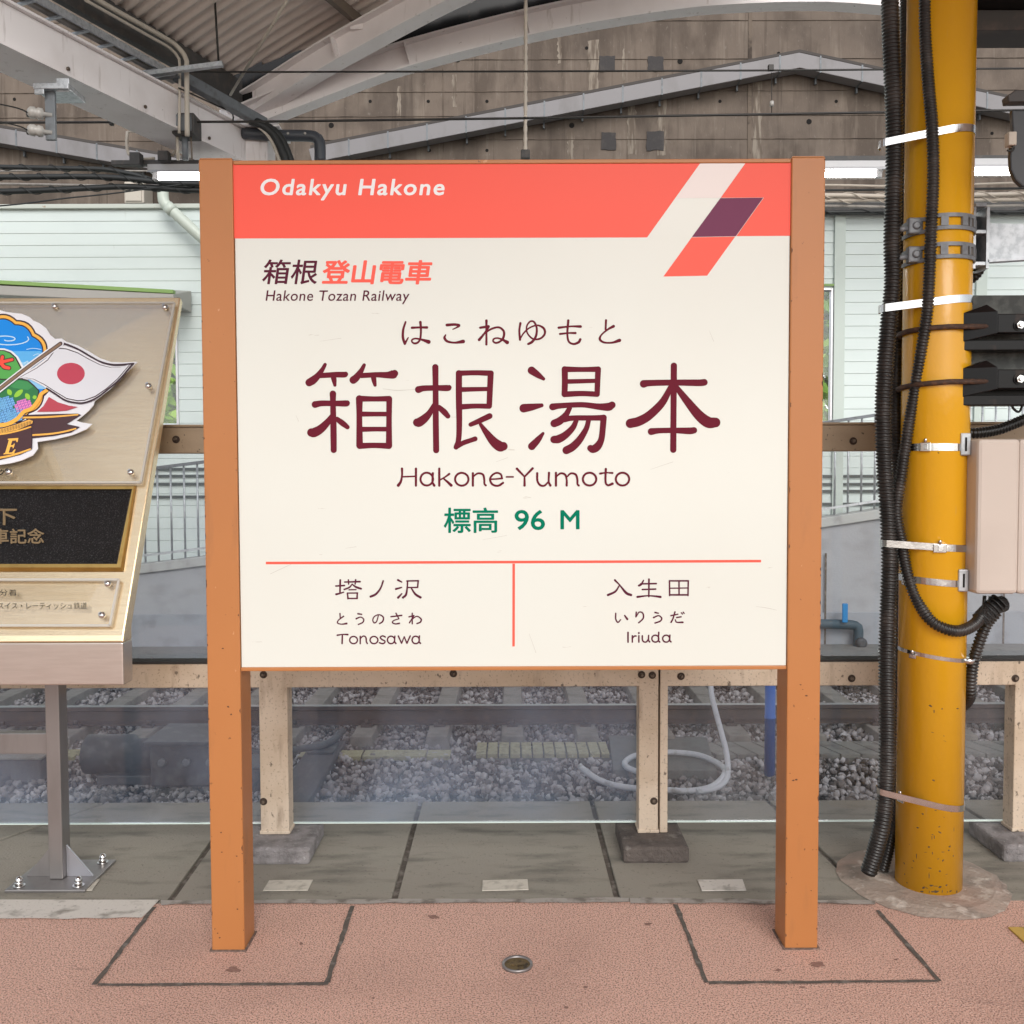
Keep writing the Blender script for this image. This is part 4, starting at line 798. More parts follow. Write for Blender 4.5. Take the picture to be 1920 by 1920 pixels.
# ================================================================== the station name sign
YS = G(430, 1783).y; YP = YS + .008
sx = lambda u: P(u, 1000, YS).x
XL0, XL1, XR0, XR1 = sx(384), sx(446.5), sx(1478.5), sx(1541)
zt = P(960, 296, YS).z; DP = XL1 - XL0 + .012
sign = thing('station_sign', ((XL0 + XR1) / 2, YS, 0), 'large cream and red station name sign on two orange square posts', 'sign')
for a, b in ((XL0, XL1), (XR0, XR1)):
    ps = MB().box(a, b, YS, YS + DP, -.005, zt).build('post', ORANGE, sign, bevel=.0035)
    MB().box(a - .006, b + .006, YS - .006, YS + DP + .006, .0, .004).build('contact_shade_ring', mat('contact_shade_ring', (.15, .105, .085), .9, 0, [((.30, .2, .16), 60, .5, .65)], .5, 80), ps)  # thin dark ring paints contact shade round the post foot
    mb = MB(); rc = random.Random(int(a * 1000))
    for k in range(30):
        ex = rc.choice((a, b)); zc = zt * rc.random() ** 1.3; w_ = rc.uniform(.001, .0032); h_ = rc.uniform(.002, .011) * rc.choice((.4, .4, 1)); sg = 1 if ex == a else -1; x_ = ex + sg * .0022
        mb.poly([(x_ - sg * .001, YS - .0004, zc - h_), (x_ + sg * w_ * .6, YS - .0004, zc - h_ * .5), (x_ + sg * w_, YS - .0004, zc + h_ * .2), (x_ + sg * w_ * .3, YS - .0004, zc + h_ * .6), (x_ - sg * .001, YS - .0004, zc + h_)])
    for k in range(9):
        xc_ = rc.uniform(a + .01, b - .01); zc = rc.uniform(.03, 1.0); r_ = rc.uniform(.0012, .0028); mb.poly([(xc_ + r_ * rc.uniform(.5, 2.2) * math.cos(t_), YS - .0004, zc + r_ * rc.uniform(.5, 1.3) * math.sin(t_)) for t_ in np.linspace(0, 2 * math.pi, 8)[:-1]])
    mb.build('paint_chip', mat('bare_chip', (.10, .042, .022), .8), ps)
    cp = MB().box(a + .003, b - .003, YS + .003, YS + DP - .003, zt + .0005, zt + .003).build('post_cap', ORANGE, ps)
zp1, zp0 = P(960, 306.5, YP).z, P(960, 1249.5, YP).z
MB().box(XL1 + .0008, XR0 - .0008, YS + .004, YS + .055, P(960, 305.8, YS).z, P(960, 298, YS).z).build('top_rail', ORANGE, sign, bevel=.002)
MB().box(XL1 + .0008, XR0 - .0008, YS + .004, YS + .055, P(960, 1257.5, YS).z, P(960, 1250.4, YS).z).build('bottom_rail', ORANGE, sign, bevel=.002)
panel = MB().box(XL1 + .0015, XR0 - .0015, YP, YP + .030, zp0, zp1).build('panel', CREAM, sign, bevel=.0012)
S = lambda u, v, off=0: P(u, v, YP) + Vector((0, -off, 0))
def flat(name, m, px, parent=panel, fn=S, off=.0004):
    return MB().poly([fn(u, v, off) for u, v in px]).build(name, m, parent)
Lx = lambda v: 436 + (v - 307) * .018 + .6; Rx = lambda v: 1484 - (v - 305) * .0106 - .2
# header band, split by the slanting stripe of the emblem
flat('header_band', RED, [(Lx(308), 307.5), (1315, 303.2), (1213.3, 445.2), (Lx(447), 447.2)])
flat('header_band', RED, [(1400, 302.6), (Rx(303), 302.0), (Rx(442), 442.2), (1380.5, 442.8), (1432, 370.4), (1351, 371)])
flat('emblem_pale_stripe', PINKW, [(1315.8, 303), (1399.2, 302.6), (1350, 371), (1268.8, 371.6)])
flat('emblem_white_stripe', CREAM, [(1268.5, 372), (1349.6, 371.6), (1296.5, 445.2), (1213.8, 445.4)], off=.00035)
flat('emblem_purple_bar', PURP, [(1350.6, 371.6), (1431, 370.8), (1379.6, 442.9), (1297.3, 444.3)], off=.0005)
flat('emblem_red_bar', RED, [(1297, 445), (1378.6, 443.6), (1325.8, 516.9), (1243.8, 518.5)], off=.0005)
text('line_name', 'Odakyu Hakone', (488.5, 335, 833.5, 376), S, WHITEV, panel, shear=.13, bold=1.8, sp=1.14)
text('operator_name', '箱根', (491.5, 486.5, 595, 533), S, PLUM, panel, shear=.13, bold=1.2)
text('operator_name', '登山電車', (603.5, 487.5, 811, 533.5), S, RED, panel, shear=.13, bold=2.6)
text('operator_name', 'Hakone Tozan Railway', (498, 544.5, 768, 570.5), S, PLUM, panel, shear=.14, bold=.3, sp=1.06)
text('altitude', '標高', (832, 951.5, 934, 999.5), S, GREEN, panel, bold=1.6)
text('altitude', '96', (964.8, 956, 1022, 994), S, GREEN, panel, bold=1.6)
text('altitude', 'M', (1050.7, 956.4, 1086.7, 992.5), S, GREEN, panel, bold=1.6)
zoom = lambda ox, oy, sc_: (lambda x, y, off=0: S(ox + x / sc_, oy + y / sc_, off))
A_, B_ = zoom(540, 660, 4.571), zoom(960, 660, 4.571)
HA = [[(318, 108, 30), (295, 150, 38), (255, 205, 54), (215, 242, 68), (182, 262, 66)], [(270, 203, 44), (400, 195, 48), (480, 194, 50), (494, 190, 44)], [(388, 205, 48), (395, 240, 44), (402, 284, 28)],
      [(653, 112, 30), (625, 165, 44), (585, 220, 62), (560, 240, 66)], [(630, 202, 44), (760, 195, 46), (850, 198, 56), (900, 192, 74), (914, 184, 62)], [(732, 205, 46), (738, 245, 42), (746, 284, 28)],
      [(385, 358, 56), (386, 450, 48), (390, 650, 54), (392, 840, 52)], [(232, 450, 58), (290, 440, 50), (400, 441, 48), (495, 441, 54), (508, 437, 46)], [(378, 545, 36), (340, 600, 56), (280, 660, 72), (225, 690, 80), (200, 690, 72)], [(420, 575, 42), (470, 612, 50), (510, 644, 38)],
      [(612, 400, 60), (612, 500, 52), (612, 600, 50), (614, 800, 58)], [(868, 402, 50), (866, 600, 48), (866, 802, 54)], [(612, 400, 52), (740, 402, 44), (868, 400, 48)], [(630, 532, 44), (740, 532, 40), (850, 532, 40)], [(630, 663, 44), (740, 661, 40), (850, 661, 40)], [(614, 805, 52), (740, 800, 46), (866, 805, 52)]]
NE = [[(1263, 130, 54), (1265, 300, 50), (1267, 600, 52), (1270, 842, 52)], [(1118, 322, 60), (1165, 311, 50), (1270, 308, 48), (1365, 309, 54), (1381, 304, 44)], [(1250, 450, 30), (1215, 520, 52), (1170, 570, 70), (1125, 602, 78), (1106, 604, 70)], [(1295, 475, 44), (1340, 515, 52), (1371, 550, 42)],
      [(1465, 182, 54), (1465, 400, 54), (1468, 600, 50), (1462, 750, 46), (1440, 816, 42)], [(1465, 182, 46), (1600, 178, 44), (1740, 182, 48)], [(1737, 185, 52), (1732, 300, 50), (1725, 462, 48)], [(1490, 322, 42), (1600, 319, 38), (1710, 317, 36)], [(1490, 470, 48), (1600, 463, 42), (1725, 465, 44)],
      [(1445, 812, 40), (1500, 780, 42), (1560, 759, 40), (1604, 744, 42)], [(1566, 622, 38), (1640, 590, 46), (1728, 549, 50)], [(1650, 620, 30), (1700, 690, 52), (1760, 765, 76), (1815, 808, 88), (1846, 808, 74)]]
YU = [[(168, 158, 68), (220, 195, 54), (270, 230, 30)], [(100, 482, 74), (170, 472, 60), (254, 457, 34)], [(266, 698, 26), (220, 755, 54), (170, 808, 66)],
      [(452, 148, 54), (453, 260, 52), (450, 362, 52)], [(738, 148, 50), (733, 260, 48), (730, 362, 46)], [(452, 148, 50), (600, 150, 42), (738, 148, 48)], [(475, 253, 40), (600, 250, 38), (712, 247, 36)], [(450, 362, 50), (600, 356, 46), (730, 362, 46)],
      [(348, 470, 60), (420, 460, 48), (600, 452, 46), (740, 468, 54), (825, 470, 70), (858, 454, 60)], [(495, 480, 40), (460, 540, 52), (410, 590, 66), (362, 612, 66)], [(450, 578, 50), (520, 566, 46), (700, 565, 46), (785, 563, 50)],
      [(785, 563, 54), (778, 650, 52), (765, 750, 54), (732, 810, 68), (695, 832, 68), (672, 824, 56)], [(550, 590, 40), (520, 650, 50), (460, 710, 62), (400, 745, 70), (360, 750, 64)], [(655, 590, 42), (635, 660, 46), (580, 750, 60), (520, 812, 68), (466, 842, 68)]]
HO = [[(1387, 117, 54), (1386, 250, 54), (1384, 500, 52), (1382, 838, 54)], [(1128, 273, 66), (1185, 266, 54), (1390, 262, 52), (1600, 264, 58), (1648, 260, 58)], [(1365, 290, 42), (1290, 430, 64), (1180, 540, 74), (1090, 593, 80), (1014, 612, 80)], [(1400, 290, 42), (1500, 420, 66), (1600, 540, 86), (1680, 602, 96), (1744, 604, 84)], [(1193, 682, 60), (1260, 674, 48), (1390, 672, 48), (1520, 676, 58), (1560, 671, 54)]]
for s, fn in ((HA, A_), (NE, A_), (YU, B_), (HO, B_)): strokes('station_name', MAROON, panel, s, fn)
K_ = zoom(720, 580, 4)
kana = [[[(162, 95, 13), (145, 150, 16), (142, 210, 18), (156, 258, 18)], [(156, 258, 18), (172, 230, 12), (182, 212, 8)], [(210, 138, 17), (260, 136, 14), (322, 136, 18)], [(273, 96, 18), (277, 150, 15), (273, 215, 14), (258, 245, 14), (232, 256, 14), (211, 245, 12), (212, 228, 12), (238, 219, 12), (285, 228, 15), (335, 244, 28)]],
        [[(472, 118, 20), (530, 114, 18), (564, 121, 18), (542, 138, 11), (516, 150, 7)], [(462, 192, 9), (454, 215, 18), (475, 240, 17), (530, 250, 14), (594, 241, 26)]],
        [[(768, 84, 17), (768, 180, 14), (768, 263, 16)], [(722, 138, 16), (785, 128, 18)], [(787, 130, 14), (750, 185, 14), (714, 228, 20)], [(742, 190, 11), (800, 150, 14), (860, 135, 14), (898, 165, 16), (896, 210, 16), (872, 240, 14), (840, 252, 14), (819, 240, 12), (824, 222, 12), (852, 216, 12), (890, 228, 15), (924, 248, 26)]],
        [[(1023, 104, 16), (1015, 160, 14), (1020, 228, 16)], [(1022, 222, 10), (1045, 182, 11), (1090, 140, 11), (1150, 120, 12), (1198, 143, 16), (1205, 185, 15), (1170, 220, 14), (1118, 222, 12), (1076, 180, 11), (1070, 130, 11), (1095, 92, 12), (1125, 95, 14), (1145, 140, 14), (1140, 200, 16), (1112, 243, 18), (1082, 260, 16)]],
        [[(1382, 84, 17), (1375, 180, 14), (1385, 240, 14), (1420, 260, 15), (1458, 248, 18), (1472, 226, 18)], [(1310, 138, 17), (1400, 128, 12), (1474, 129, 19)], [(1320, 185, 15), (1380, 178, 12), (1436, 178, 16)]],
        [[(1665, 82, 15), (1662, 150, 14)], [(1722, 127, 20), (1680, 150, 14), (1632, 190, 12), (1619, 225, 17), (1650, 248, 14), (1710, 250, 14), (1766, 233, 24)]]]
for k in kana: strokes('reading', MAROON, panel, k, K_, scale=1.1)
R_ = zoom(720, 860, 3.84)
def ring(cx, cy, rx, ry, wd=13): return ell(cx, cy, rx, ry, wd, -60, 300, 18)
roman = [[(130, 72, 15), (130, 120, 12), (121, 165, 15), (103, 192, 19)], [(135, 130, 10), (230, 127, 10)], [(230, 72, 14), (230, 194, 14)], ring(308, 147, 45, 46), [(352, 105, 14), (349, 165, 12), (362, 193, 16)], [(398, 72, 14), (398, 194, 14)], [(470, 110, 14), (440, 132, 10), (405, 152, 10)], [(428, 143, 10), (455, 165, 14), (484, 192, 18)], ring(560, 148, 48, 46),
         [(640, 105, 14), (640, 194, 14)], [(641, 130, 9), (675, 106, 12), (712, 114, 13), (722, 150, 13), (723, 180, 12), (733, 192, 13)], [(765, 148, 10), (808, 146, 10), (850, 142, 12)], [(850, 142, 12), (842, 114, 12), (812, 102, 12), (778, 120, 12), (764, 152, 13), (782, 186, 13), (822, 195, 13), (857, 174, 14)], [(882, 131, 10), (930, 131, 10)],
         [(957, 72, 15), (1012, 130, 11)], [(1070, 70, 15), (1012, 130, 11)], [(1012, 130, 11), (1012, 193, 15)], [(1103, 105, 14), (1105, 160, 13), (1125, 190, 13), (1155, 194, 12), (1182, 168, 10)], [(1188, 102, 14), (1186, 165, 12), (1198, 193, 15)], [(1238, 102, 14), (1238, 194, 14)], [(1240, 130, 9), (1270, 106, 12), (1303, 114, 13), (1315, 150, 12), (1315, 193, 14)], [(1318, 130, 9), (1345, 106, 12), (1380, 114, 13), (1392, 150, 13), (1393, 182, 12), (1402, 193, 13)],
         ring(1480, 147, 48, 46), [(1597, 74, 14), (1595, 165, 13), (1612, 191, 13), (1645, 180, 16)], [(1556, 107, 13), (1600, 101, 9), (1645, 103, 12)], ring(1717, 147, 48, 46)]
strokes('station_name_roman', MAROON, panel, roman, R_, scale=1.18)
flat('divider_line', RED, [(498.5, 1053.2), (1427, 1049.6), (1427, 1054.4), (498.5, 1058)])
flat('divider_line', RED, [(960.8, 1056.8), (965.6, 1056.8), (965.2, 1212), (960.6, 1212)])
T_ = zoom(480, 1040, 4)
SCR = mat('panel_scratch', (.46, .44, .39), .7)
for s in ([(718, 729, .5), (745, 732, .9), (778, 730, .4)], [(555, 779, .4), (560, 790, .7)], [(846, 782, .4), (856, 782, .7)], [(507, 1076, .7), (522, 1069, .7), (546, 1058, .5)], [(1417, 1137, .4), (1438, 1140, .8), (1456, 1144, .5)], [(930, 866, .4), (952, 858, .6)], [(648, 1028, .4), (668, 1025, .6)], [(992, 1188, .4), (1005, 1224, .6)], [(1220, 880, .4), (1262, 866, .7)], [(1330, 620, .3), (1338, 640, .6)], [(600, 640, .3), (640, 634, .6)], [(905, 1012, .3), (950, 1004, .5)]):
    strokes('scratch', SCR, panel, [s], S, z0=.0003)
ton = [[(632, 190, 13), (630, 285, 12)], [(599, 235, 11), (663, 231, 12)], [(602, 297, 15), (630, 290, 11), (658, 281, 9)], [(665, 205, 10), (780, 202, 13)], [(693, 189, 10), (695, 220, 10)], [(748, 188, 11), (744, 220, 10)], [(722, 220, 8), (700, 245, 12), (662, 261, 11)], [(722, 222, 8), (750, 242, 14), (788, 255, 14)], [(698, 263, 9), (750, 262, 9)], [(686, 288, 11), (690, 330, 11)], [(686, 288, 9), (762, 287, 10)], [(760, 288, 11), (758, 328, 11)], [(690, 328, 10), (760, 328, 10)],
       [(954, 197, 12), (935, 250, 12), (900, 295, 15), (860, 314, 16)], [(1065, 190, 15), (1094, 205, 9)], [(1050, 257, 15), (1092, 245, 9)], [(1066, 322, 16), (1094, 292, 9)], [(1132, 197, 10), (1218, 195, 11)], [(1217, 196, 11), (1212, 245, 11)], [(1140, 246, 9), (1212, 245, 10)], [(1137, 197, 11), (1134, 250, 11), (1125, 300, 15), (1103, 321, 16)], [(1165, 250, 9), (1195, 295, 15), (1234, 320, 17)]]
strokes('neighbour_station', PLUM, panel, ton, T_, scale=1.08)
tok = [[(630, 441, 9), (632, 476, 8)], [(657, 462, 10), (620, 490, 8), (612, 512, 9), (640, 521, 8), (680, 516, 13)], [(765, 443, 11), (793, 447, 9)], [(752, 480, 11), (785, 468, 8), (808, 485, 9), (800, 508, 9), (768, 523, 9)], [(918, 455, 7), (905, 500, 8), (887, 511, 9), (876, 490, 8), (890, 462, 8), (925, 450, 8), (955, 470, 10), (950, 500, 10), (927, 517, 9)],
       [(1012, 465, 9), (1093, 455, 10)], [(1050, 439, 9), (1072, 480, 8)], [(1068, 482, 7), (1035, 493, 8), (1023, 508, 9), (1045, 519, 9), (1075, 515, 11)], [(1172, 439, 9), (1172, 518, 9)], [(1148, 466, 9), (1185, 456, 9)], [(1184, 458, 8), (1165, 488, 8), (1151, 510, 10)], [(1162, 492, 7), (1205, 462, 8), (1238, 482, 10), (1233, 505, 10), (1207, 516, 9)]]
strokes('neighbour_reading', PLUM, panel, tok, T_, scale=1.15)
tor = [[(610, 604, 11), (650, 598, 8), (688, 599, 12)], [(648, 602, 10), (646, 666, 11)], ring(732, 640, 29, 27, 9.5), [(782, 612, 9.5), (782, 667, 9.5)], [(783, 628, 8), (805, 610, 9), (824, 620, 9.5), (828, 652, 9.5), (835, 666, 9.5)], ring(885, 640, 29, 27, 9.5), [(970, 617, 9.5), (950, 609, 9.5), (932, 620, 9.5), (945, 636, 9.5), (965, 646, 9.5), (965, 660, 9.5), (948, 667, 9.5), (926, 660, 9.5)], ring(1013, 639, 27, 28, 9.5), [(1042, 611, 9.5), (1040, 650, 9), (1049, 665, 11)], [(1068, 610, 10), (1092, 664, 9)], [(1092, 664, 9), (1112, 615, 8)], [(1112, 615, 8), (1132, 664, 9)], [(1132, 664, 9), (1157, 609, 10)], ring(1198, 639, 27, 28, 9.5), [(1226, 609, 9.5), (1224, 650, 9), (1233, 664, 11)]]
strokes('neighbour_roman', PLUM, panel, tor, T_, scale=1.15)
I_ = zoom(960, 1040, 3.692)
iri = [[(712, 176, 13), (745, 210, 10), (790, 264, 17), (824, 279, 16)], [(745, 210, 8), (715, 255, 13), (664, 279, 15)], [(948, 170, 12), (947, 290, 10)], [(910, 178, 9), (895, 205, 13), (878, 214, 13)], [(890, 202, 10), (998, 200, 11)], [(902, 241, 10), (994, 238, 11)], [(868, 292, 14), (945, 284, 9), (1028, 292, 15)], [(1090, 180, 10), (1091, 282, 10)], [(1090, 181, 10), (1220, 181, 11)], [(1220, 181, 10), (1218, 282, 10)], [(1091, 278, 11), (1218, 278, 11)], [(1156, 182, 10), (1156, 278, 10)], [(1092, 232, 8), (1220, 230, 8)]]
strokes('neighbour_station', PLUM, panel, iri, I_, scale=1.08)
irk = [[(718, 406, 9), (718, 445, 9), (733, 468, 9), (752, 450, 7)], [(780, 421, 9), (798, 446, 13)], [(860, 398, 9), (858, 430, 9)], [(860, 430, 6), (880, 398, 8), (905, 405, 9), (908, 440, 9), (877, 471, 9)], [(990, 400, 10), (1013, 405, 8)], [(980, 435, 10), (1015, 422, 8), (1036, 440, 9), (1025, 460, 9), (990, 473, 9)], [(1100, 422, 9), (1148, 412, 8)], [(1128, 396, 9), (1115, 440, 9), (1101, 468, 10)], [(1140, 435, 9), (1170, 430, 9)], [(1130, 450, 7), (1140, 467, 8), (1182, 468, 11)], [(1172, 402, 8), (1180, 411, 7)], [(1185, 398, 8), (1192, 406, 7)]]
strokes('neighbour_reading', PLUM, panel, irk, I_, scale=1.15)
irr = [[(803, 538, 10), (803, 605, 10)], [(833, 561, 9), (833, 605, 9)], [(835, 577, 7), (846, 564, 9), (859, 563, 9)], [(878, 561, 9), (878, 605, 9)], [(878, 541, 11), (878, 543, 11)], [(902, 561, 9), (903, 590, 9), (915, 604, 9), (932, 602, 9), (943, 585, 8)], [(946, 559, 9), (945, 590, 9), (952, 603, 10)], ring(992, 581, 24, 24, 9), [(1016, 537, 9), (1014, 590, 9), (1022, 604, 10)], ring(1067, 581, 24, 24, 9), [(1093, 557, 9), (1092, 592, 9), (1100, 603, 10)]]
strokes('neighbour_roman', PLUM, panel, irr, I_, scale=1.15)

# ================================================================== commemorative plaque on a steel stand at the left
QB, QT = P(231, 1197, 2.93), P(350, 557, 3.50)
Lq = math.hypot(QT.y - QB.y, QT.z - QB.z); qn_ = Vector((0, -(QT.z - QB.z) / Lq, (QT.y - QB.y) / Lq)); qu = Vector((0, (QT.y - QB.y) / Lq, (QT.z - QB.z) / Lq))
def Q(u, v, off=0.0): return PL(u, v, QB, qn_) + qn_ * off
def Qo(u, v, off):      # parallax-true point on a sheet that floats above the plate
    return PL(u, v, QB + qn_ * off, qn_)
XR = QB.x; W = 1.42; XLq = XR - W
Qc = lambda s, h, off=0.0: Vector((XR - s, QB.y, QB.z)) + qu * h + qn_ * off
plq = thing('memorial_plaque', (XR - W / 2, 3.2, 0), 'leaning brushed steel memorial plaque with a colourful emblem on a stand', 'plaque')
hl = QB.z - P(230, 1284, QB.y).z
prof = [(0, Lq), (0, 0.012), (.003, 0.004), (.008, -.002)]
mb = MB()
pts = [Qc(0, Lq), Qc(0, 0.01), Vector((XR, QB.y - .001, QB.z - .0125)), Vector((XR, QB.y + .069, QB.z - .0125)), Vector((XR, QB.y + .069, QB.z + .02)), Qc(0, .06, -.05), Qc(0, Lq, -.03)]
mb.prism(pts, (-W, 0, 0)); mb.build('steel_plate', BRUSH, plq, bevel=.005)
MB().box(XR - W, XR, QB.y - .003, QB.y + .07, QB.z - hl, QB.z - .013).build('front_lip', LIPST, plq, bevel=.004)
def sheet(px, thick, off, name, m, parent, bevel=0.0):
    return MB().prism([Qo(u, v, off) for u, v in px], qn_ * thick).build(name, m, parent, bevel=bevel)
mir = lambda u, v: (2 * Xc(v) - u, v)
Xc = lambda v: (960 + (XR - W / 2) / XR * (np.interp(v, [557, 1197], [350, 231]) - 960))
AO = .014
up_ac = sheet([mir(327, 568), (327, 568), (264, 905), mir(264, 905)], .005, AO, 'acrylic_sheet', ACRYL, plq)
lo_ac = sheet([mir(223, 1087), (223, 1087), (206, 1173), mir(206, 1173)], .005, AO, 'acrylic_sheet', ACRYL, plq)
EDG = mat('acrylic_edge', (.50, .47, .42), .25)
for c in (((327, 568), (264, 905)), ((223, 1087), (206, 1173))):
    a, b = Qo(*c[0], AO + .0025), Qo(*c[1], AO + .0025); ml = [Qo(*mir(*c[0]), AO + .0025), Qo(*mir(*c[1]), AO + .0025)]
    mb = MB(); 
    for p, q in ((ml[0], a), (a, b), (b, ml[1])): mb.beam(p, q, .007, .006, qn_)
    mb.build('sheet_edge', EDG, up_ac if c[0][1] < 600 else lo_ac)
for u, v in ((103.5, 575.5), (310, 577), (279, 724.5), (246, 886.5), (17.7, 885.5), (203, 1095), (192, 1154)):
    mb = MB().lathe(Q(u, v, 0.0), qn_, [(0, .006), (AO + .0049, .006)], 10); mb.lathe(Qo(u, v, AO + .0052), qn_, [(0, .0105), (.004, .0108), (.009, .0085), (.0115, .004), (.0118, .0002)], 18)
    mb.build('standoff_screw', CHROME, plq)
# bronze framed name plate
outer = [mir(256, 910), (256, 910), (231, 1072), mir(231, 1072)]; inner = [mir(247.6, 917), (247.6, 917), (219.5, 1057.5), mir(219.5, 1057.5)]
O0 = [Qo(u, v, .002) for u, v in outer]; O1 = [Qo(u, v, .018) for u, v in [mir(251, 912), (251, 912), (226, 1064), mir(226, 1064)]]; I1 = [Qo(u, v, .018) for u, v in inner]; I0 = [Qo(u, v, .008) for u, v in inner]
cen = sum((p for p in O0), Vector()) / 4
mb = MB(); R4 = range(4)
mb.add(O0 + O1 + I1 + I0, [(i, (i + 1) % 4, 4 + (i + 1) % 4, 4 + i) for i in R4] + [(4 + i, 4 + (i + 1) % 4, 8 + (i + 1) % 4, 8 + i) for i in R4] + [(8 + i, 8 + (i + 1) % 4, 12 + (i + 1) % 4, 12 + i) for i in R4])
npl = sheet([mir(247.8, 916.8), (247.8, 916.8), (219.7, 1057.8), mir(219.7, 1057.8)], .007, .001, 'name_plate', BLACKST, plq)
mb.build('frame', BRASS, npl)
fq = lambda off0: (lambda u, v, off=0: Qo(u, v, off0 + off))
def relief(s, bbox, nm):
    o = text(nm, s, bbox, fq(.0085), BRONZE, npl, bold=1.2, z0=.0025)
    md = o.modifiers.new('s', 'SOLIDIFY'); md.thickness = .0022; md.offset = 0
relief('下', (-14, 954, 32, 985), 'raised_lettering'); relief('車記念', (-14, 991, 83, 1020), 'raised_lettering')
text('printed_lettering', '2分着', (-10, 1105, 31, 1117), fq(AO + .0055), INK, lo_ac, z0=.0008)
text('printed_lettering', 'スイス・レーティッシュ鉄道', (-4, 1129.5, 163, 1142), fq(AO + .0055), INK, lo_ac, z0=.0008)
text('printed_lettering', 'ク', (-4, 880, 9, 892), fq(AO + .0055), INK, up_ac, bold=.6, shear=.15, z0=.0003)
# the emblem: a die-cut plate with flat printed layers, coordinates from a 4.8x picture of it
E_ = lambda off0: (lambda x, y, off=0: Qo(x / 4.8, 500 + y / 4.8, AO + .007 + off0 + off))
ems = {}
def em(name, col, pts, k, rough=.35):
    m = mat('print_' + name, col, rough); return MB().poly([E_(.0032 + k * .00012)(x, y) for x, y in pts]).build(name, m, emb)
def ems_(name, col, lst, k, rough=.35):
    return strokes(name, mat('print_' + name, col, rough), emb, lst, E_(.0032 + k * .00012), z0=0)
back = [(0, 395), (60, 412), (120, 420), (200, 428), (270, 458), (300, 488), (360, 513), (420, 560), (455, 618), (500, 655), (560, 650), (600, 680), (700, 712), (800, 765), (900, 826), (1000, 862), (1110, 866), (1240, 860), (1180, 920), (1080, 1012), (1000, 1092), (920, 1162), (855, 1212), (845, 1250), (800, 1300), (755, 1340), (690, 1390), (740, 1406), (832, 1420), (780, 1466), (650, 1520), (500, 1556), (340, 1580), (345, 1640), (300, 1700), (200, 1745), (100, 1772), (0, 1786), (-150, 1790), (-330, 1740), (-420, 1600), (-700, 1540), (-900, 1450), (-800, 1330), (-560, 1250), (-500, 1100), (-560, 900), (-520, 700), (-400, 540), (-260, 440), (-130, 400)]
emb = MB().prism([E_(0)(x, y) for x, y in back], qn_ * .003).build('emblem', mat('print_white', (.80, .80, .84), .3), plq)
def cloud(k, n=15):
    out = []
    for i in range(n):
        for t in np.linspace(0, 1, 7)[:-1]:
            a = 2 * math.pi * (i + t) / n + .08; r = 1 + .05 * math.sin(math.pi * t) - .018; out.append((-40 + 508 * (r - (1 - k)) * math.cos(a), 932 + 500 * (r - (1 - k)) * math.sin(a)))
    return out
DK = (.045, .02, .03)
em('outline_dark', DK, cloud(1.0), 0); em('cloud_orange', (.92, .48, .08), cloud(.972), 1); em('cloud_inner_dark', DK, cloud(.918), 2); em('sky_blue', (.008, .26, .80), cloud(.895), 3)
em('sky_light', (.12, .46, .86), [(-440, 760), (360, 760), (415, 800), (410, 1000), (-480, 1000)], 4); em('sky_lighter', (.30, .60, .88), [(-470, 860), (412, 860), (420, 1100), (-480, 1100)], 5)
sp = [(60 + (150 - 5.2 * i) * 1.9 * math.cos(i * .36 - .4) * .72, 655 + (150 - 5.2 * i) * .36 * math.sin(i * .36 - .4) * 1.1, 9) for i in range(26)]
ems_('swirl', (.60, .80, .92), [sp, [(240, 745, 5), (300, 735, 5), (370, 745, 5)], [(300, 800, 5), (340, 785, 5), (385, 800, 5)], [(215, 870, 5), (250, 850, 5), (245, 890, 5)]], 6)
em('hill_white', (.82, .84, .86), [(-330, 1100), (-230, 880), (-120, 760), (-40, 732), (40, 736), (110, 760), (165, 812), (215, 905), (245, 960), (260, 1100)], 7)
em('hill_dark', DK, [(-320, 1110), (-215, 895), (-110, 772), (-40, 748), (36, 750), (95, 770), (145, 815), (195, 910), (215, 1110)], 8)
em('hill_green', (.10, .40, .09), [(-310, 1120), (-205, 900), (-105, 782), (-40, 757), (30, 758), (88, 780), (135, 822), (184, 915), (205, 1120)], 9)
mk = [[(-90, 868, 46), (0, 860, 46), (110, 836, 40)], [(22, 812, 44), (10, 850, 44), (-30, 905, 44), (-75, 935, 40)], [(10, 862, 44), (35, 900, 48), (80, 912, 44)]]
ems_('mark_dark', DK, mk, 10); ems_('mark_red', (.90, .09, .06), [[(x, y, w_ - 16) for x, y, w_ in s] for s in mk], 12)
em('near_hill_dark', DK, [(-440, 1100), (-250, 1000), (90, 1010), (190, 1005), (255, 1020), (310, 1068), (355, 1115), (340, 1200), (285, 1285), (150, 1385), (-100, 1425), (-330, 1370)], 14)
em('near_hill_green', (.035, .20, .07), [(-430, 1110), (-250, 1010), (90, 1020), (190, 1015), (250, 1030), (302, 1075), (345, 1118), (330, 1196), (277, 1278), (148, 1376), (-100, 1416), (-320, 1362)], 15)
em('near_hill_bright', (.06, .30, .10), [(60, 1060), (150, 1022), (245, 1034), (300, 1080), (250, 1110), (120, 1090)], 16)
for i, (x, y, rx, ry, an) in enumerate(((85, 1130, 30, 34, 60), (167, 1140, 50, 36, -40), (248, 1168, 32, 34, 60), (312, 1175, 18, 30, 70), (-60, 1120, 44, 34, 20))):
    c_, s_ = math.cos(math.radians(an)), math.sin(math.radians(an)); lf = [(rx * math.cos(a), ry * .62 * math.sin(a) * abs(math.sin(a)) ** .3) for a in np.linspace(0, 2 * math.pi, 25)[:-1]]
    em('leaf', (.30, .62, .06), [(x + p * c_ - q * s_, y + p * s_ + q * c_) for p, q in lf], 17 + (i % 2) * .3)
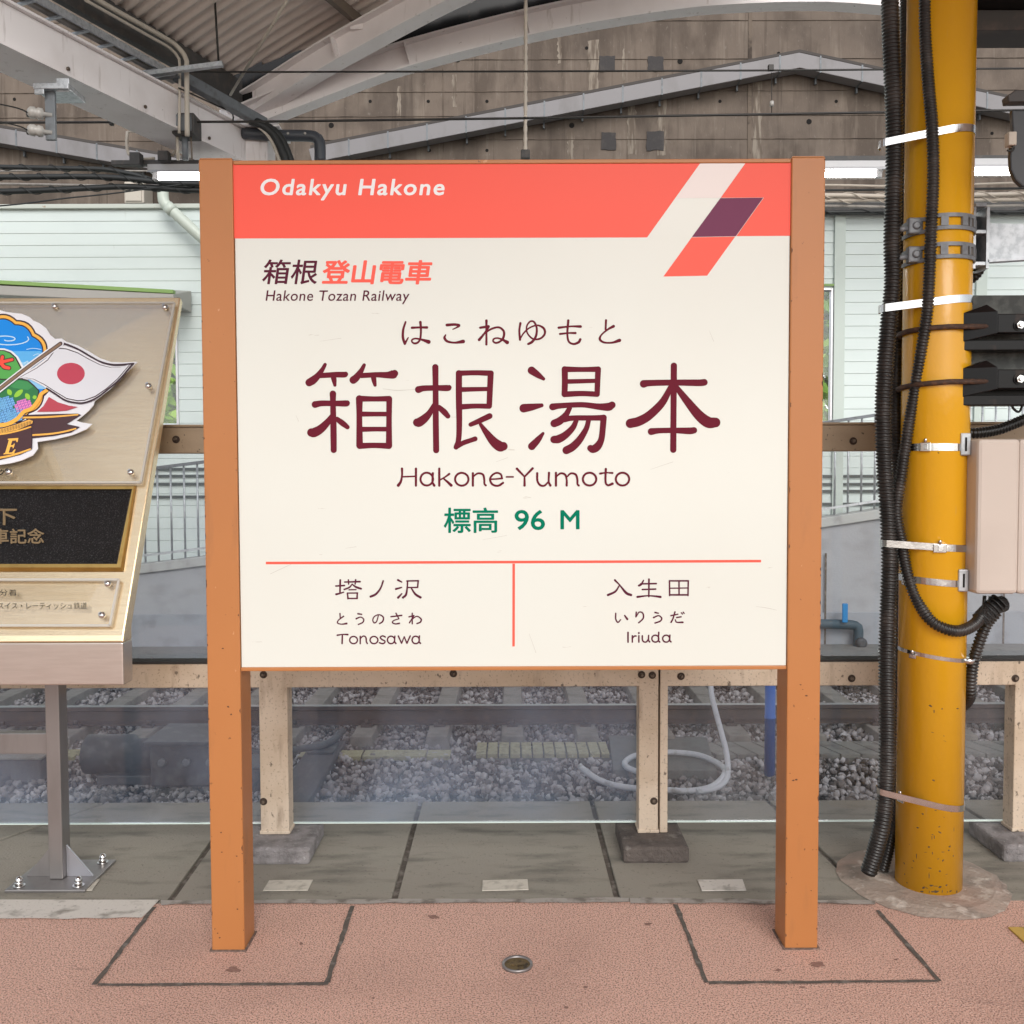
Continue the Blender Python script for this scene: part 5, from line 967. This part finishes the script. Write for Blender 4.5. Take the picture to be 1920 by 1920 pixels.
for cx, cy, ca, cb_ in ((55, 1232, (.22, .55, .90), (.05, .15, .42)), (60, 1350, (.22, .55, .90), (.05, .15, .42)), (210, 1255, (.92, .28, .62), (.30, .10, .42)), (-90, 1300, (.22, .55, .90), (.05, .15, .42)), (140, 1335, (.22, .55, .90), (.05, .15, .42)), (-20, 1245, (.22, .55, .90), (.05, .15, .42))):
    m1, m2 = MB(), MB(); nm = 'pink' if ca[0] > .5 else 'blue'
    for i in range(-2, 3):
        for j in range(-2, 3):
            if abs(i) + abs(j) < 4:
                x, y = cx + i * 29 + j * 8, cy + j * 22 - i * 9; m1.poly([E_(.0032 + .0022)(*p) for p in ((x - 17, y - 10), (x + 13, y - 18), (x + 17, y + 10), (x - 13, y + 18))])
                for a, b in ((-7, -5), (6, -9), (8, 5), (-5, 9)): m2.poly([E_(.0032 + .00235)(x + a + p, y + b + q) for p, q in ((-5.5, -4), (4.5, -6), (5.5, 4), (-4.5, 6))])
    m1.build('flower_' + nm, mat('print_petal_edge_' + nm, cb_, .35), emb); m2.build('petal_' + nm, mat('print_petal_' + nm, ca, .35), emb)
# ribbon and barrel
em('ribbon_dark', DK, [(190, 1335), (330, 1330), (520, 1325), (700, 1322), (730, 1335), (600, 1416), (720, 1442), (640, 1492), (480, 1524), (280, 1545), (270, 1400)], 22)
em('ribbon_brown', (.075, .035, .04), [(200, 1340), (330, 1337), (520, 1332), (715, 1335), (592, 1418), (700, 1442), (630, 1484), (480, 1515), (285, 1536), (275, 1400)], 23)
ems_('ribbon_stripe', (.90, .48, .09), [[(215, 1358, 16), (400, 1354, 16), (560, 1344, 15), (700, 1332, 12)], [(290, 1516, 16), (450, 1505, 16), (570, 1486, 15), (680, 1458, 14)]], 24)
em('red_cloth', (.50, .07, .10), [(440, 1172), (520, 1220), (620, 1250), (700, 1262), (600, 1295), (500, 1304), (332, 1306), (390, 1255)], 24)
ems_('cloud_rim', (.92, .48, .08), [[(425, 1112, 26), (372, 1145, 34), (345, 1200, 34), (285, 1275, 34), (215, 1306, 34), (150, 1372, 36), (60, 1418, 36), (-60, 1430, 36)]], 25)
em('barrel_dark', DK, [(-330, 1450), (-100, 1500), (20, 1490), (150, 1460), (285, 1425), (292, 1540), (288, 1640), (180, 1692), (0, 1738), (-300, 1745)], 27)
em('barrel_brown', (.075, .035, .04), [(-320, 1460), (-100, 1508), (20, 1498), (150, 1468), (280, 1434), (284, 1540), (280, 1632), (178, 1684), (0, 1728), (-300, 1735)], 28)
em('barrel_rim_dark', DK, [(-300, 1440), (-100, 1455), (20, 1448), (150, 1410), (265, 1366), (305, 1382), (300, 1420), (160, 1478), (20, 1508), (-120, 1515), (-300, 1500)], 29)
em('barrel_rim', (.85, .46, .10), [(-290, 1448), (-100, 1464), (20, 1456), (152, 1418), (262, 1375), (296, 1388), (290, 1412), (156, 1468), (20, 1498), (-120, 1506), (-290, 1492)], 30)
ems_('rim_line', DK, [[(x, 1462 - max(0, x - 20) * .29, 4), (x - 4, 1494 - max(0, x - 20) * .27, 4)] for x in range(-100, 285, 14)], 31)
ems_('barrel_stripe', (.90, .48, .09), [[(-200, 1520, 15), (0, 1508, 15), (150, 1480, 15), (275, 1442, 13)], [(-200, 1728, 18), (0, 1718, 18), (150, 1685, 18), (272, 1642, 14)]], 32)
Ef = [(30, 1690), (33, 1679), (46, 1677), (80, 1560), (68, 1558), (71, 1548), (166, 1541), (158, 1578), (148, 1579), (146, 1563), (110, 1566), (97, 1606), (118, 1604), (126, 1592), (134, 1592), (122, 1634), (113, 1635), (114, 1620), (93, 1622), (78, 1674), (108, 1671), (130, 1645), (140, 1645), (126, 1682)]
em('letter_e', (.92, .52, .10), Ef, 34)
# the flag on its pole
fl = [(505, 735), (560, 735), (600, 740), (700, 775), (800, 832), (900, 882), (1000, 908), (1090, 906), (1172, 878), (1060, 1010), (960, 1098), (860, 1168), (760, 1204), (700, 1208), (600, 1188), (500, 1128), (400, 1062), (300, 1012), (230, 1000), (165, 1002), (330, 912), (430, 838)]
cfx, cfy = 650, 970
em('flag_white_edge', (.80, .80, .84), [(cfx + (x - cfx) * 1.07, cfy + (y - cfy) * 1.11) for x, y in fl], 36)
edge = [(x, y, 16) for x, y in [(540, 702), (565, 690), (640, 715), (720, 752), (810, 806), (905, 856), (1000, 880), (1090, 882), (1200, 872)]]
ems_('flag_outline', DK, [edge, [(1195, 874, 16), (1080, 1010, 16), (970, 1105, 16), (870, 1180, 16), (770, 1222, 16), (695, 1226, 16), (590, 1203, 16), (490, 1140, 16), (420, 1095, 16)]], 37)
em('flag_dark', DK, [(cfx + (x - cfx) * 1.008, cfy + (y - cfy) * 1.016) for x, y in fl], 39)
em('flag_white', (.74, .75, .80), [(cfx + (x - cfx) * .985, cfy + (y - cfy) * .975) for x, y in fl], 40)
em('flag_disc', (.53, .06, .10), [(x, y) for x, y, _ in ell(638, 962, 125, 97, 0, 0, 352, 45)], 41)
ems_('pole_white', (.80, .80, .84), [[(545, 690, 58), (250, 905, 56), (-20, 1115, 56)]], 42); ems_('pole_dark', DK, [[(545, 692, 36), (250, 905, 34), (-20, 1113, 34)]], 43); ems_('pole_brown', (.26, .17, .11), [[(542, 694, 22), (250, 905, 22), (-20, 1112, 22)]], 44)
# stand: two legs, cross bar, base plates
def leg(xc, yc, par):
    MB().box(xc - .024, xc + .024, yc - .03, yc + .03, .012, QB.z - hl + .25).build('leg', LEGST, par, bevel=.003)
gb = G(113, 1648); LX, LY = gb.x, gb.y
for xc in (LX, XR - W - (LX - XR) ): leg(xc, LY, plq)
zc0, zc1 = P(50, 1411, LY).z, P(50, 1372, LY).z
MB().box(XR - W - (LX - XR) + .0245, LX - .0245, LY - .02, LY + .02, zc0, zc1).build('cross_bar', LEGST, plq, bevel=.003)
MB().box(XR - W + .3, XR - .3, QB.y + .0705, LY + .05, QB.z - hl + .04, QB.z - hl + .12).build('rear_bracket', LEGST, plq)
bpx = [(20, 1677), (137, 1677), (207, 1612), (92, 1605)]
b0 = [G(u, v, .012) for u, v in bpx]; x0, x1 = b0[0].x, b0[1].x; y0, y1 = b0[0].y, b0[2].y + .0
MB().box(LX - .135, LX + .135, LY - .11, LY + .14, 0, .011).build('base_plate', LEGST, plq, bevel=.003)
for s, m in ((-1, LEGST), (1, mat('gusset_steel', (.46, .46, .50), .35, .7))):
    MB().prism([(LX + s * .025, LY - .004, .0115), (LX + s * .115, LY - .004, .0115), (LX + s * .025, LY - .004, .12)], (0, .008, 0)).build('gusset', m, plq)
for u, v in ((45, 1660), (125, 1660), (178, 1612), (100, 1604)):
    sx_, sy_ = (-.10 if u in (45, 100) else .10), (-.08 if v == 1660 else .11)
    p = Vector((LX + sx_, LY + sy_, .0115)); n = MB().lathe(p, (0, 0, 1), [(0, .019), (.003, .019)], 16); n.lathe(p + Vector((0, 0, .0032)), (0, 0, 1), [(0, .0135), (.013, .0135)], 6); n.lathe(p + Vector((0, 0, .0163)), (0, 0, 1), [(0, .0125), (.004, .0125), (.012, .009), (.016, .004), (.0165, .0004)], 14)
    n.build('anchor_bolt', CHROME, plq)

# ================================================================== yellow column with its conduits, box and brackets
RC = .1055
yc = thing('yellow_column', (CX, CY, 0), 'thick yellow painted steel column with scuffed foot right of the sign', 'column')
shaft = MB().lathe((CX, CY, .012), (0, 0, 1), [(0, RC), (3.51, RC)], 56).build('shaft', YELLOW, yc)
surf = lambda ang, r, z: Vector((CX + r * math.sin(ang), CY - r * math.cos(ang), z))   # angle 0 faces the camera, + to the right
def colang(u, v, r=RC):      # angle on the column of a pixel that lies on its front
    d = ray(u, v); k = (d.x, d.y); 
    a = k[0] ** 2 + k[1] ** 2; b = -2 * (k[0] * CX + k[1] * CY); c = CX * CX + CY * CY - r * r; ds = b * b - 4 * a * c
    t = (-b - math.sqrt(max(0, ds))) / (2 * a); p = CAM + d * t; return math.atan2(p.x - CX, -(p.y - CY)), p.z
# scuffs and chips low on the shaft
mb = MB()
rs = random.Random(3)
for k in range(64):
    v = 1720 - abs(rs.gauss(0, 130)) if rs.random() < .7 else rs.uniform(1300, 1670); v = min(v, 1672); u = rs.choice([rs.gauss(1752, 14), rs.uniform(1690, 1796), rs.gauss(1765, 10)])
    if not 1688 < u < 1796 or v < 1250: continue
    a0, z0 = colang(u, v); ll, ww = (rs.uniform(.0008, .004), rs.uniform(.0012, .007)) if rs.random() < .7 else (rs.uniform(.003, .012), rs.uniform(.0006, .002)) ; n = 5; sl = rs.uniform(-.5, .5)
    pts = [(a0 + (ww * math.cos(t) * rs.uniform(.5, 1.3)) / RC, z0 + sl * ww * math.cos(t) + ll * math.sin(t) * rs.uniform(.5, 1.4)) for t in np.linspace(0, 2 * math.pi, 8)[:-1]]
    c = surf(a0, RC + .0004, z0); vs = [c] + [surf(a, RC + .0003, z) for a, z in pts]; mb.add(vs, [(0, 1 + i, 1 + (i + 1) % 7) for i in range(7)])
mb.build('scuff', SCUFF, shaft)
def band(path, width, name, parent, m=BAND, thick=.0012, bevel=0):
    """strip of steel along a path of (point, outward normal)"""
    n = len(path); vs = []
    for p, nn in path:
        for s, o in ((-1, 0), (1, 0), (1, thick), (-1, thick)): vs.append(p + Vector((0, 0, s * width / 2)) + nn * o)
    fs = [(i * 4 + j, i * 4 + (j + 1) % 4, (i + 1) * 4 + (j + 1) % 4, (i + 1) * 4 + j) for i in range(n - 1) for j in range(4)] + [(3, 2, 1, 0), tuple((n - 1) * 4 + j for j in range(4))]
    return MB().add(vs, fs).build(name, m, parent)
# big conduit beside the column (left) and its darker twin behind
def Pc(lst): return [P(u, v, Y) for u, v, Y in lst]
big = Pc([(1668, -60, 3.10), (1670, 60, 3.10), (1676, 200, 3.10), (1677, 300, 3.10), (1673, 450, 3.10), (1674, 530, 3.10), (1666, 610, 3.10), (1659, 700, 3.10), (1656, 780, 3.10), (1659, 880, 3.10), (1666, 980, 3.10), (1668, 1060, 3.10), (1665, 1150, 3.10), (1663, 1250, 3.10), (1664, 1380, 3.10), (1662, 1470, 3.10), (1655, 1540, 3.10), (1640, 1600, 3.12), (1628, 1636, 3.13)])
o = corrugated(big, .0285, .0115, .27).build('corrugated_conduit', RUBBER); tag(o, 'thick black corrugated conduit running down the left side of the yellow column', 'conduit', 'black corrugated conduits at the yellow column')
twin = Pc([(1700, -60, 3.26), (1697, 300, 3.26), (1688, 500, 3.26), (1682, 650, 3.24), (1679, 780, 3.22), (1686, 930, 3.22), (1690, 1100, 3.22), (1688, 1300, 3.22), (1686, 1480, 3.22), (1668, 1580, 3.22), (1655, 1630, 3.22)])
o = corrugated(twin, .022, .0105, .2, 10).build('corrugated_conduit', RUBBER); tag(o, 'dark corrugated conduit squeezed between the thick conduit and the yellow column', 'conduit', 'black corrugated conduits at the yellow column')
yf = CY - RC - .021
mid = [(1735, -50), (1735, 60), (1741, 160), (1748, 240), (1750, 330), (1746, 430), (1742, 530), (1738, 590), (1727, 660), (1714, 740), (1702, 810), (1690, 890), (1681, 960), (1691, 1020), (1700, 1070), (1717, 1120), (1742, 1160), (1770, 1178), (1800, 1183), (1828, 1170), (1846, 1146), (1862, 1130)]
pts = []
for u, v in mid:
    a, z = colang(min(max(u, 1705), 1790), v, RC); pp = P(u, v, yf); x = pp.x - CX; R_o = RC + .021
    y = CY - math.sqrt(max(0, R_o ** 2 - x * x)) if abs(x) < R_o else CY
    if abs(x) >= R_o * .92: y = CY - R_o * .39 - 0.0
    pts.append(P(u, v, y))
o = corrugated(pts, .0195, .0105, .27).build('corrugated_conduit', RUBBER); tag(o, 'black corrugated conduit snaking across the front of the yellow column to the box', 'conduit', 'black corrugated conduits at the yellow column')
low = Pc([(1868, 1148, 3.10), (1850, 1170, 3.10), (1836, 1205, 3.10), (1824, 1245, 3.11), (1820, 1280, 3.12), (1818, 1305, 3.14), (1806, 1322, 3.2), (1790, 1328, 3.28)])
o = corrugated(low, .0205, .0115, .27).build('corrugated_conduit', RUBBER); tag(o, 'short black corrugated conduit going from under the box down behind the column', 'conduit', 'black corrugated conduits at the yellow column')
o = corrugated(Pc([(1800, 810, 3.22), (1830, 812, 3.2), (1870, 806, 3.2), (1900, 795, 3.2), (1960, 770, 3.2)]), .019, .0105, .2).build('corrugated_conduit', RUBBER); tag(o, 'black corrugated conduit rising to the right above the beige box', 'conduit', 'black corrugated conduits at the yellow column')
o = corrugated(Pc([(1800, 530, 3.3), (1815, 528, 3.28), (1832, 515, 3.26), (1842, 495, 3.26), (1843, 470, 3.27)]), .016, .0105, .2).build('corrugated_conduit', RUBBER); tag(o, 'short black corrugated conduit bending under the grey arm behind the column', 'conduit', 'black corrugated conduits at the yellow column')
# taped bundle under the box
t = thing('taped_joint', P(1855, 1145, 3.08), 'black taped knot where two conduits meet under the beige box', 'cable joint')
MB().tube(spline(Pc([(1838, 1162, 3.07), (1852, 1147, 3.07), (1868, 1136, 3.08), (1880, 1132, 3.09)]), .004), .027, 14, True, None).build('tape_wrap', mat('tape_black', (.02, .018, .018), .5, bump=.8, bscale=160, bstretch=(1, 1, 1)), t)
mb = MB()
for k in range(7): 
    a = P(1836 + 6 * k, 1164 - 6 * k, 3.07); mb.lathe(a, (.75, 0, .66), [(0, .0285), (.004, .0285)], 14)
mb.build('tie', CABLE, t)
for (u0, v0, u1, v1) in ((1846, 1117, 1845, 1135), (1857, 1118, 1856, 1132)): MB().tube([P(u0, v0, 3.08), P(u1, v1, 3.08)], .006, 8).build('lead', CABLE, t)
# steel bands: straps that tie the conduits to the column
def strap(v_l, v_r, width, label, conduit=True, cu=1666, buckle=None, uL=1650, rr=.0, tail=True):
    zl, zr = P(1665, v_l, 3.05).z, P(1790, v_r, 3.1).z
    t = thing('steel_strap', (CX, CY - RC, (zl + zr) / 2), label, 'strap', 'bright steel straps round the column')
    path = []
    if conduit:
        cc = P(cu, v_l, 3.10); r = .0305
        for a in np.linspace(-150, -38, 9): path.append((a, Vector((cc.x + r * math.sin(math.radians(a)), cc.y - r * math.cos(math.radians(a)), 0)), Vector((math.sin(math.radians(a)), -math.cos(math.radians(a)), 0))))
        a0 = -14
    else: a0 = -100
    for a in np.linspace(a0, 105, 26):
        R = RC + .0010 + rr; path.append((a, Vector((CX + R * math.sin(math.radians(a)), CY - R * math.cos(math.radians(a)), 0)), Vector((math.sin(math.radians(a)), -math.cos(math.radians(a)), 0))))
    xs = [p[1].x for p in path]; x0, x1 = min(xs), max(xs); q = []
    for a, p, n in path: q.append((Vector((p.x, p.y, zl + (zr - zl) * (p.x - x0) / (x1 - x0))), n))
    band(q, width, 'band', t)
    if buckle is not None:
        ub, vb, wb = buckle; a, z = colang(ub, vb, RC + .003); c = surf(a, RC + .004, z); tx = Vector((math.cos(a), math.sin(a), 0)); nr = Vector((math.sin(a), -math.cos(a), 0))
        mb = MB(); mb.beam(c - tx * wb, c + tx * wb, .010, width * 1.25, (0, 0, 1)); mb.build('buckle', CHROME, t, bevel=.002)
        MB().beam(c - tx * wb * .3 + nr * .0055, c + tx * wb * .5 + nr * .0055, .004, width * .8).build('buckle_tongue', BAND, t, bevel=.001)
        MB().lathe(c + nr * .004 + Vector((0, 0, width * .66)), (0, 0, 1), [(0, .005), (.010, .005), (.012, .003)], 8).build('screw', CHROME, t)
    if tail:
        a = math.radians(104); c = surf(a, RC + .001, zr); MB().beam(c, c + Vector((.012, -.012, -.004)), .0015, width).build('band_end', BAND, t)
    return t
strap(262, 246, .0235, 'bright steel strap tilted across conduit and column, topmost of all')
strap(575, 562, .0245, 'bright steel strap reflecting red above the two rusty rods')
strap(838, 840, .0235, 'steel strap with a screw buckle beside the top of the beige box', False, buckle=(1736, 838, .016), tail=False)
strap(1020, 1028, .0225, 'steel strap with a flat buckle below the middle of the beige box', True, 1668, buckle=(1762, 1028, .02), tail=False)
strap(1088, 1094, .0215, 'steel strap level with the foot of the beige box', False, buckle=(1696, 1089, .008), tail=False)
strap(1226, 1237, .0125, 'narrow steel strap below the hanging conduit loop', False, buckle=(1712, 1230, .012), tail=False)
strap(1490, 1512, .0205, 'lowest steel strap near the foot of the column', True, 1660, buckle=(1690, 1497, .016), tail=False)
a = P(1814, 1238, 3.09); MB().lathe(a + Vector((0, 0, -.009)), (0.1, 0, 1), [(0, .0215), (.018, .0215)], 18).build('conduit_clip', BAND, label='small steel clip round the short conduit right of the column', cat='clip')
# two black angle brackets with rusty U-rods
def ubracket(v, vb, label):
    t = thing('angle_bracket', P(1860, v, 3.0), label, 'bracket', 'black brackets with rusty rods')
    Yb = 3.0; zc = P(1800, v, 3.0).z; R = RC + .009; path = []
    ze = P(1680, v + 12, 3.1).z
    for a in np.linspace(-165, 0, 20):
        k = max(0, min(1, (-a) / 100)); path.append(surf(math.radians(a), R, zc + (ze - zc) * min(1, k)))
    xe = P(1858, v, CY - R).x; path += [Vector((CX + .03, CY - R, zc)), Vector((xe, CY - R, zc))]
    MB().tube([Vector(p) for p in path], .0085, 10).build('rod', RUSTROD, t)
    y0 = CY - R + .0
    xa, xb, xd = P(1809, v, y0).x, P(1866, v, y0).x, P(1990, v, y0).x
    z1, z0, zm = P(0, v - 18, y0).z, P(0, v + 34, y0).z, zc
    MB().prism([(xa, y0 + .02, z0 - .004), (xb, y0 - .018, z0 + .018), (xb, y0 - .018, z1 - .0), (xb - .035, y0 - .018, z1 + .022), (xa, y0 + .02, z1)], (0, .055, 0)).build('wedge', BLACKP, t, bevel=.003)
    MB().box(xb, xd, y0 - .015, y0 + .02, P(0, v + 22, y0).z, P(0, v - 14, y0).z).build('arm', BLACKP, t, bevel=.003)
    MB().box(xa, xd, y0 + .0205, y0 + .08, z0 - .03, z0 + .004).build('lower_flange', BLACKP, t, bevel=.003)
    p = P(1910, vb, y0 - .0155); MB().lathe(p, (0, -1, 0), [(0, .017), (.003, .017)], 16).build('washer', BLACKP, t)
    mb = MB().lathe(p + Vector((0, -.0032, 0)), (0, -1, 0), [(0, .0125), (.011, .0125)], 6); mb.lathe(p + Vector((0, -.0144, 0)), (0, -1, 0), [(0, .008), (.006, .007)], 12); mb.build('bolt', CHROME, t)
ubracket(610, 610, 'black angle bracket with a rusty rod round the column, upper of two'); ubracket(714, 711, 'black angle bracket with a rusty rod round the column, lower of two')
a, b = P(1812, 645, 3.12), P(2100, 757, 3.12)
t = thing('mounting_plate', (a.x + .1, 3.12, b.z), 'weathered black plate behind the two angle brackets', 'plate')
MB().box(a.x, b.x, 3.12, 3.132, b.z, P(0, 560, 3.12).z).build('plate_sheet', BLACKW, t, bevel=.002)
MB().box(a.x, b.x, 3.112, 3.1195, b.z, P(0, 738, 3.12).z).build('lower_lip', BLACKP, t, bevel=.002)
MB().tube(spline([P(1895, 757, 3.11), P(1902, 768, 3.11), P(1911, 772, 3.11), P(1917, 760, 3.11)], .004), .004, 6).build('wire_loop', CABLE, t)
# grey belts with a galvanised arm
t = thing('arm_bracket', P(1840, 450, 3.1), 'galvanised grey arm clamped to the yellow column by two ribbed belts', 'bracket')
for vc in (420, 474):
    zc = P(1760, vc - 3, 3.05).z; R = RC + .002; q = []
    for a in np.linspace(-100, 98, 40): q.append((surf(math.radians(a), R, zc - .006 * (a < -30) ), Vector((math.sin(math.radians(a)), -math.cos(math.radians(a)), 0))))
    for dz, wd in ((.0195, .012), (-.0195, .012)): band([(p + Vector((0, 0, dz)), n) for p, n in q], wd, 'belt_edge', t, GREYPL, .005)
    mb = MB()
    for a in list(np.arange(20, 98, 12.5)) + [-62, -14]:
        c = surf(math.radians(a), R + .003, zc); tx = Vector((math.cos(math.radians(a)), math.sin(math.radians(a)), 0)); wd = .0045 if a > 20 else .011; mb.beam(c - tx * wd, c + tx * wd, .008, .028)
    mb.build('belt_rib', GREYPL, t)
    c = surf(math.radians(-62), RC + .010, zc - .004); MB().box(c.x - .022, c.x + .026, c.y - .016, c.y + .012, c.z - .026, c.z + .026).build('clamp', GREYPL, t, bevel=.005)
    MB().lathe(c + Vector((.002, -.0165, 0)), (0, -1, 0), [(0, .013), (.004, .012), (.006, .008)], 14).build('clamp_bolt', GREYPL, t)
    MB().lathe(c + Vector((-.023, -.002, -.006)), (-1, 0, -.15), [(0, .009), (.022, .009), (.026, .005)], 10).build('clamp_screw', GREYPL, t)
a, b = P(1814, 394, 3.16), P(1843, 508, 3.16)
MB().box(a.x, a.x + .010, 3.12, 3.2, b.z, a.z).build('side_plate', GALV, t); MB().box(b.x - .010, b.x, 3.12, 3.2, b.z, a.z).build('side_plate', GALV, t)
for v in (396, 446, 505): z = P(0, v, 3.16).z; MB().box(a.x + .0102, b.x - .0102, 3.122, 3.198, z - .006, z + .006).build('cross_plate', GALV, t, bevel=.001)
MB().box(a.x + .0102, b.x - .0102, 3.19, 3.197, b.z + .0065, a.z - .0125).build('rear_plate', BLACKP, t)
p0, p1 = P(1844, 418, 3.15), P(1844, 494, 3.15); q0, q1 = P(2100, 424, 3.15), P(2100, 478, 3.15)
MB().prism([p0, q0, q1, p1], (0, .012, 0)).build('arm', GALV, t, bevel=.002)
MB().prism([p1 + Vector((0, -.03, -.002)), q1 + Vector((0, -.03, -.002)), q1 + Vector((0, -.03, .006)), p1 + Vector((0, -.03, .006))], (0, .0295, 0)).build('arm_lip', GALV, t)
# dark lamp-like device at the right edge
t = thing('signal_device', P(1915, 270, 2.9), 'dark device with a pale cable clip hanging at the right edge', 'device')
a, b = P(1895, 250, 2.9), P(1990, 345, 2.9)
prof = [(1898, 205), (1990, 205), (1990, 352), (1918, 350), (1905, 338), (1896, 318), (1895, 290), (1900, 240)]
MB().prism([P(u, v, 2.9) for u, v in prof], (0, .02, 0)).build('housing', mat('device_dark', (.035, .037, .042), .4), t, bevel=.004)
MB().prism([P(u, v, 2.86) for u, v in ((1890, 178), (1905, 168), (1990, 166), (1990, 188), (1892, 190))], (0, .04, 0)).build('hood', DARKST, t, bevel=.004)
p = P(1893, 262, 2.89); MB().box(p.x - .012, p.x + .012, 2.87, 2.899, p.z - .022, p.z + .018).build('clip', PIPEW, t, bevel=.003)
MB().tube(spline([P(1893, 272, 2.88), P(1901, 276, 2.88), P(1898, 283, 2.88), P(1888, 282, 2.88)], .004), .003, 6).build('wire_loop', CABLE, t)
# beige junction box on the right side of the column
t = thing('junction_box', P(1880, 970, 2.98), 'beige rounded junction box fixed to the right side of the yellow column', 'box')
yb = 2.99; a, b, c = P(1835, 823, yb), P(1909, 1114, yb), P(1913, 823, yb)
MB().box(a.x, b.x, yb, yb + .12, b.z, a.z).build('cover', BOXP, t, bevel=.012)
MB().box(c.x, c.x + .30, yb + .002, yb + .12, b.z, a.z).build('door', BOXP, t, bevel=.012)
MB().box(b.x + .0002, c.x - .0002, yb + .012, yb + .11, b.z + .01, a.z - .01).build('seam', GASKET, t)
MB().box(a.x - .004, c.x + .28, yb + .121, yb + .20, b.z + .03, a.z - .03).build('back_box', BOXD, t, bevel=.006)
for v in (839, 1096):
    z = P(0, v, 3.02).z; x1 = a.x + .001
    lug = MB().box(x1 - .035, x1 - .002, yb + .045, yb + .085, z - .036, z + .036).build('lug', GALV, t, bevel=.004)
    MB().box(x1 - .022, x1 - .016, yb + .0435, yb + .0448, z - .022, z + .022).build('slot', HOLE, lug)
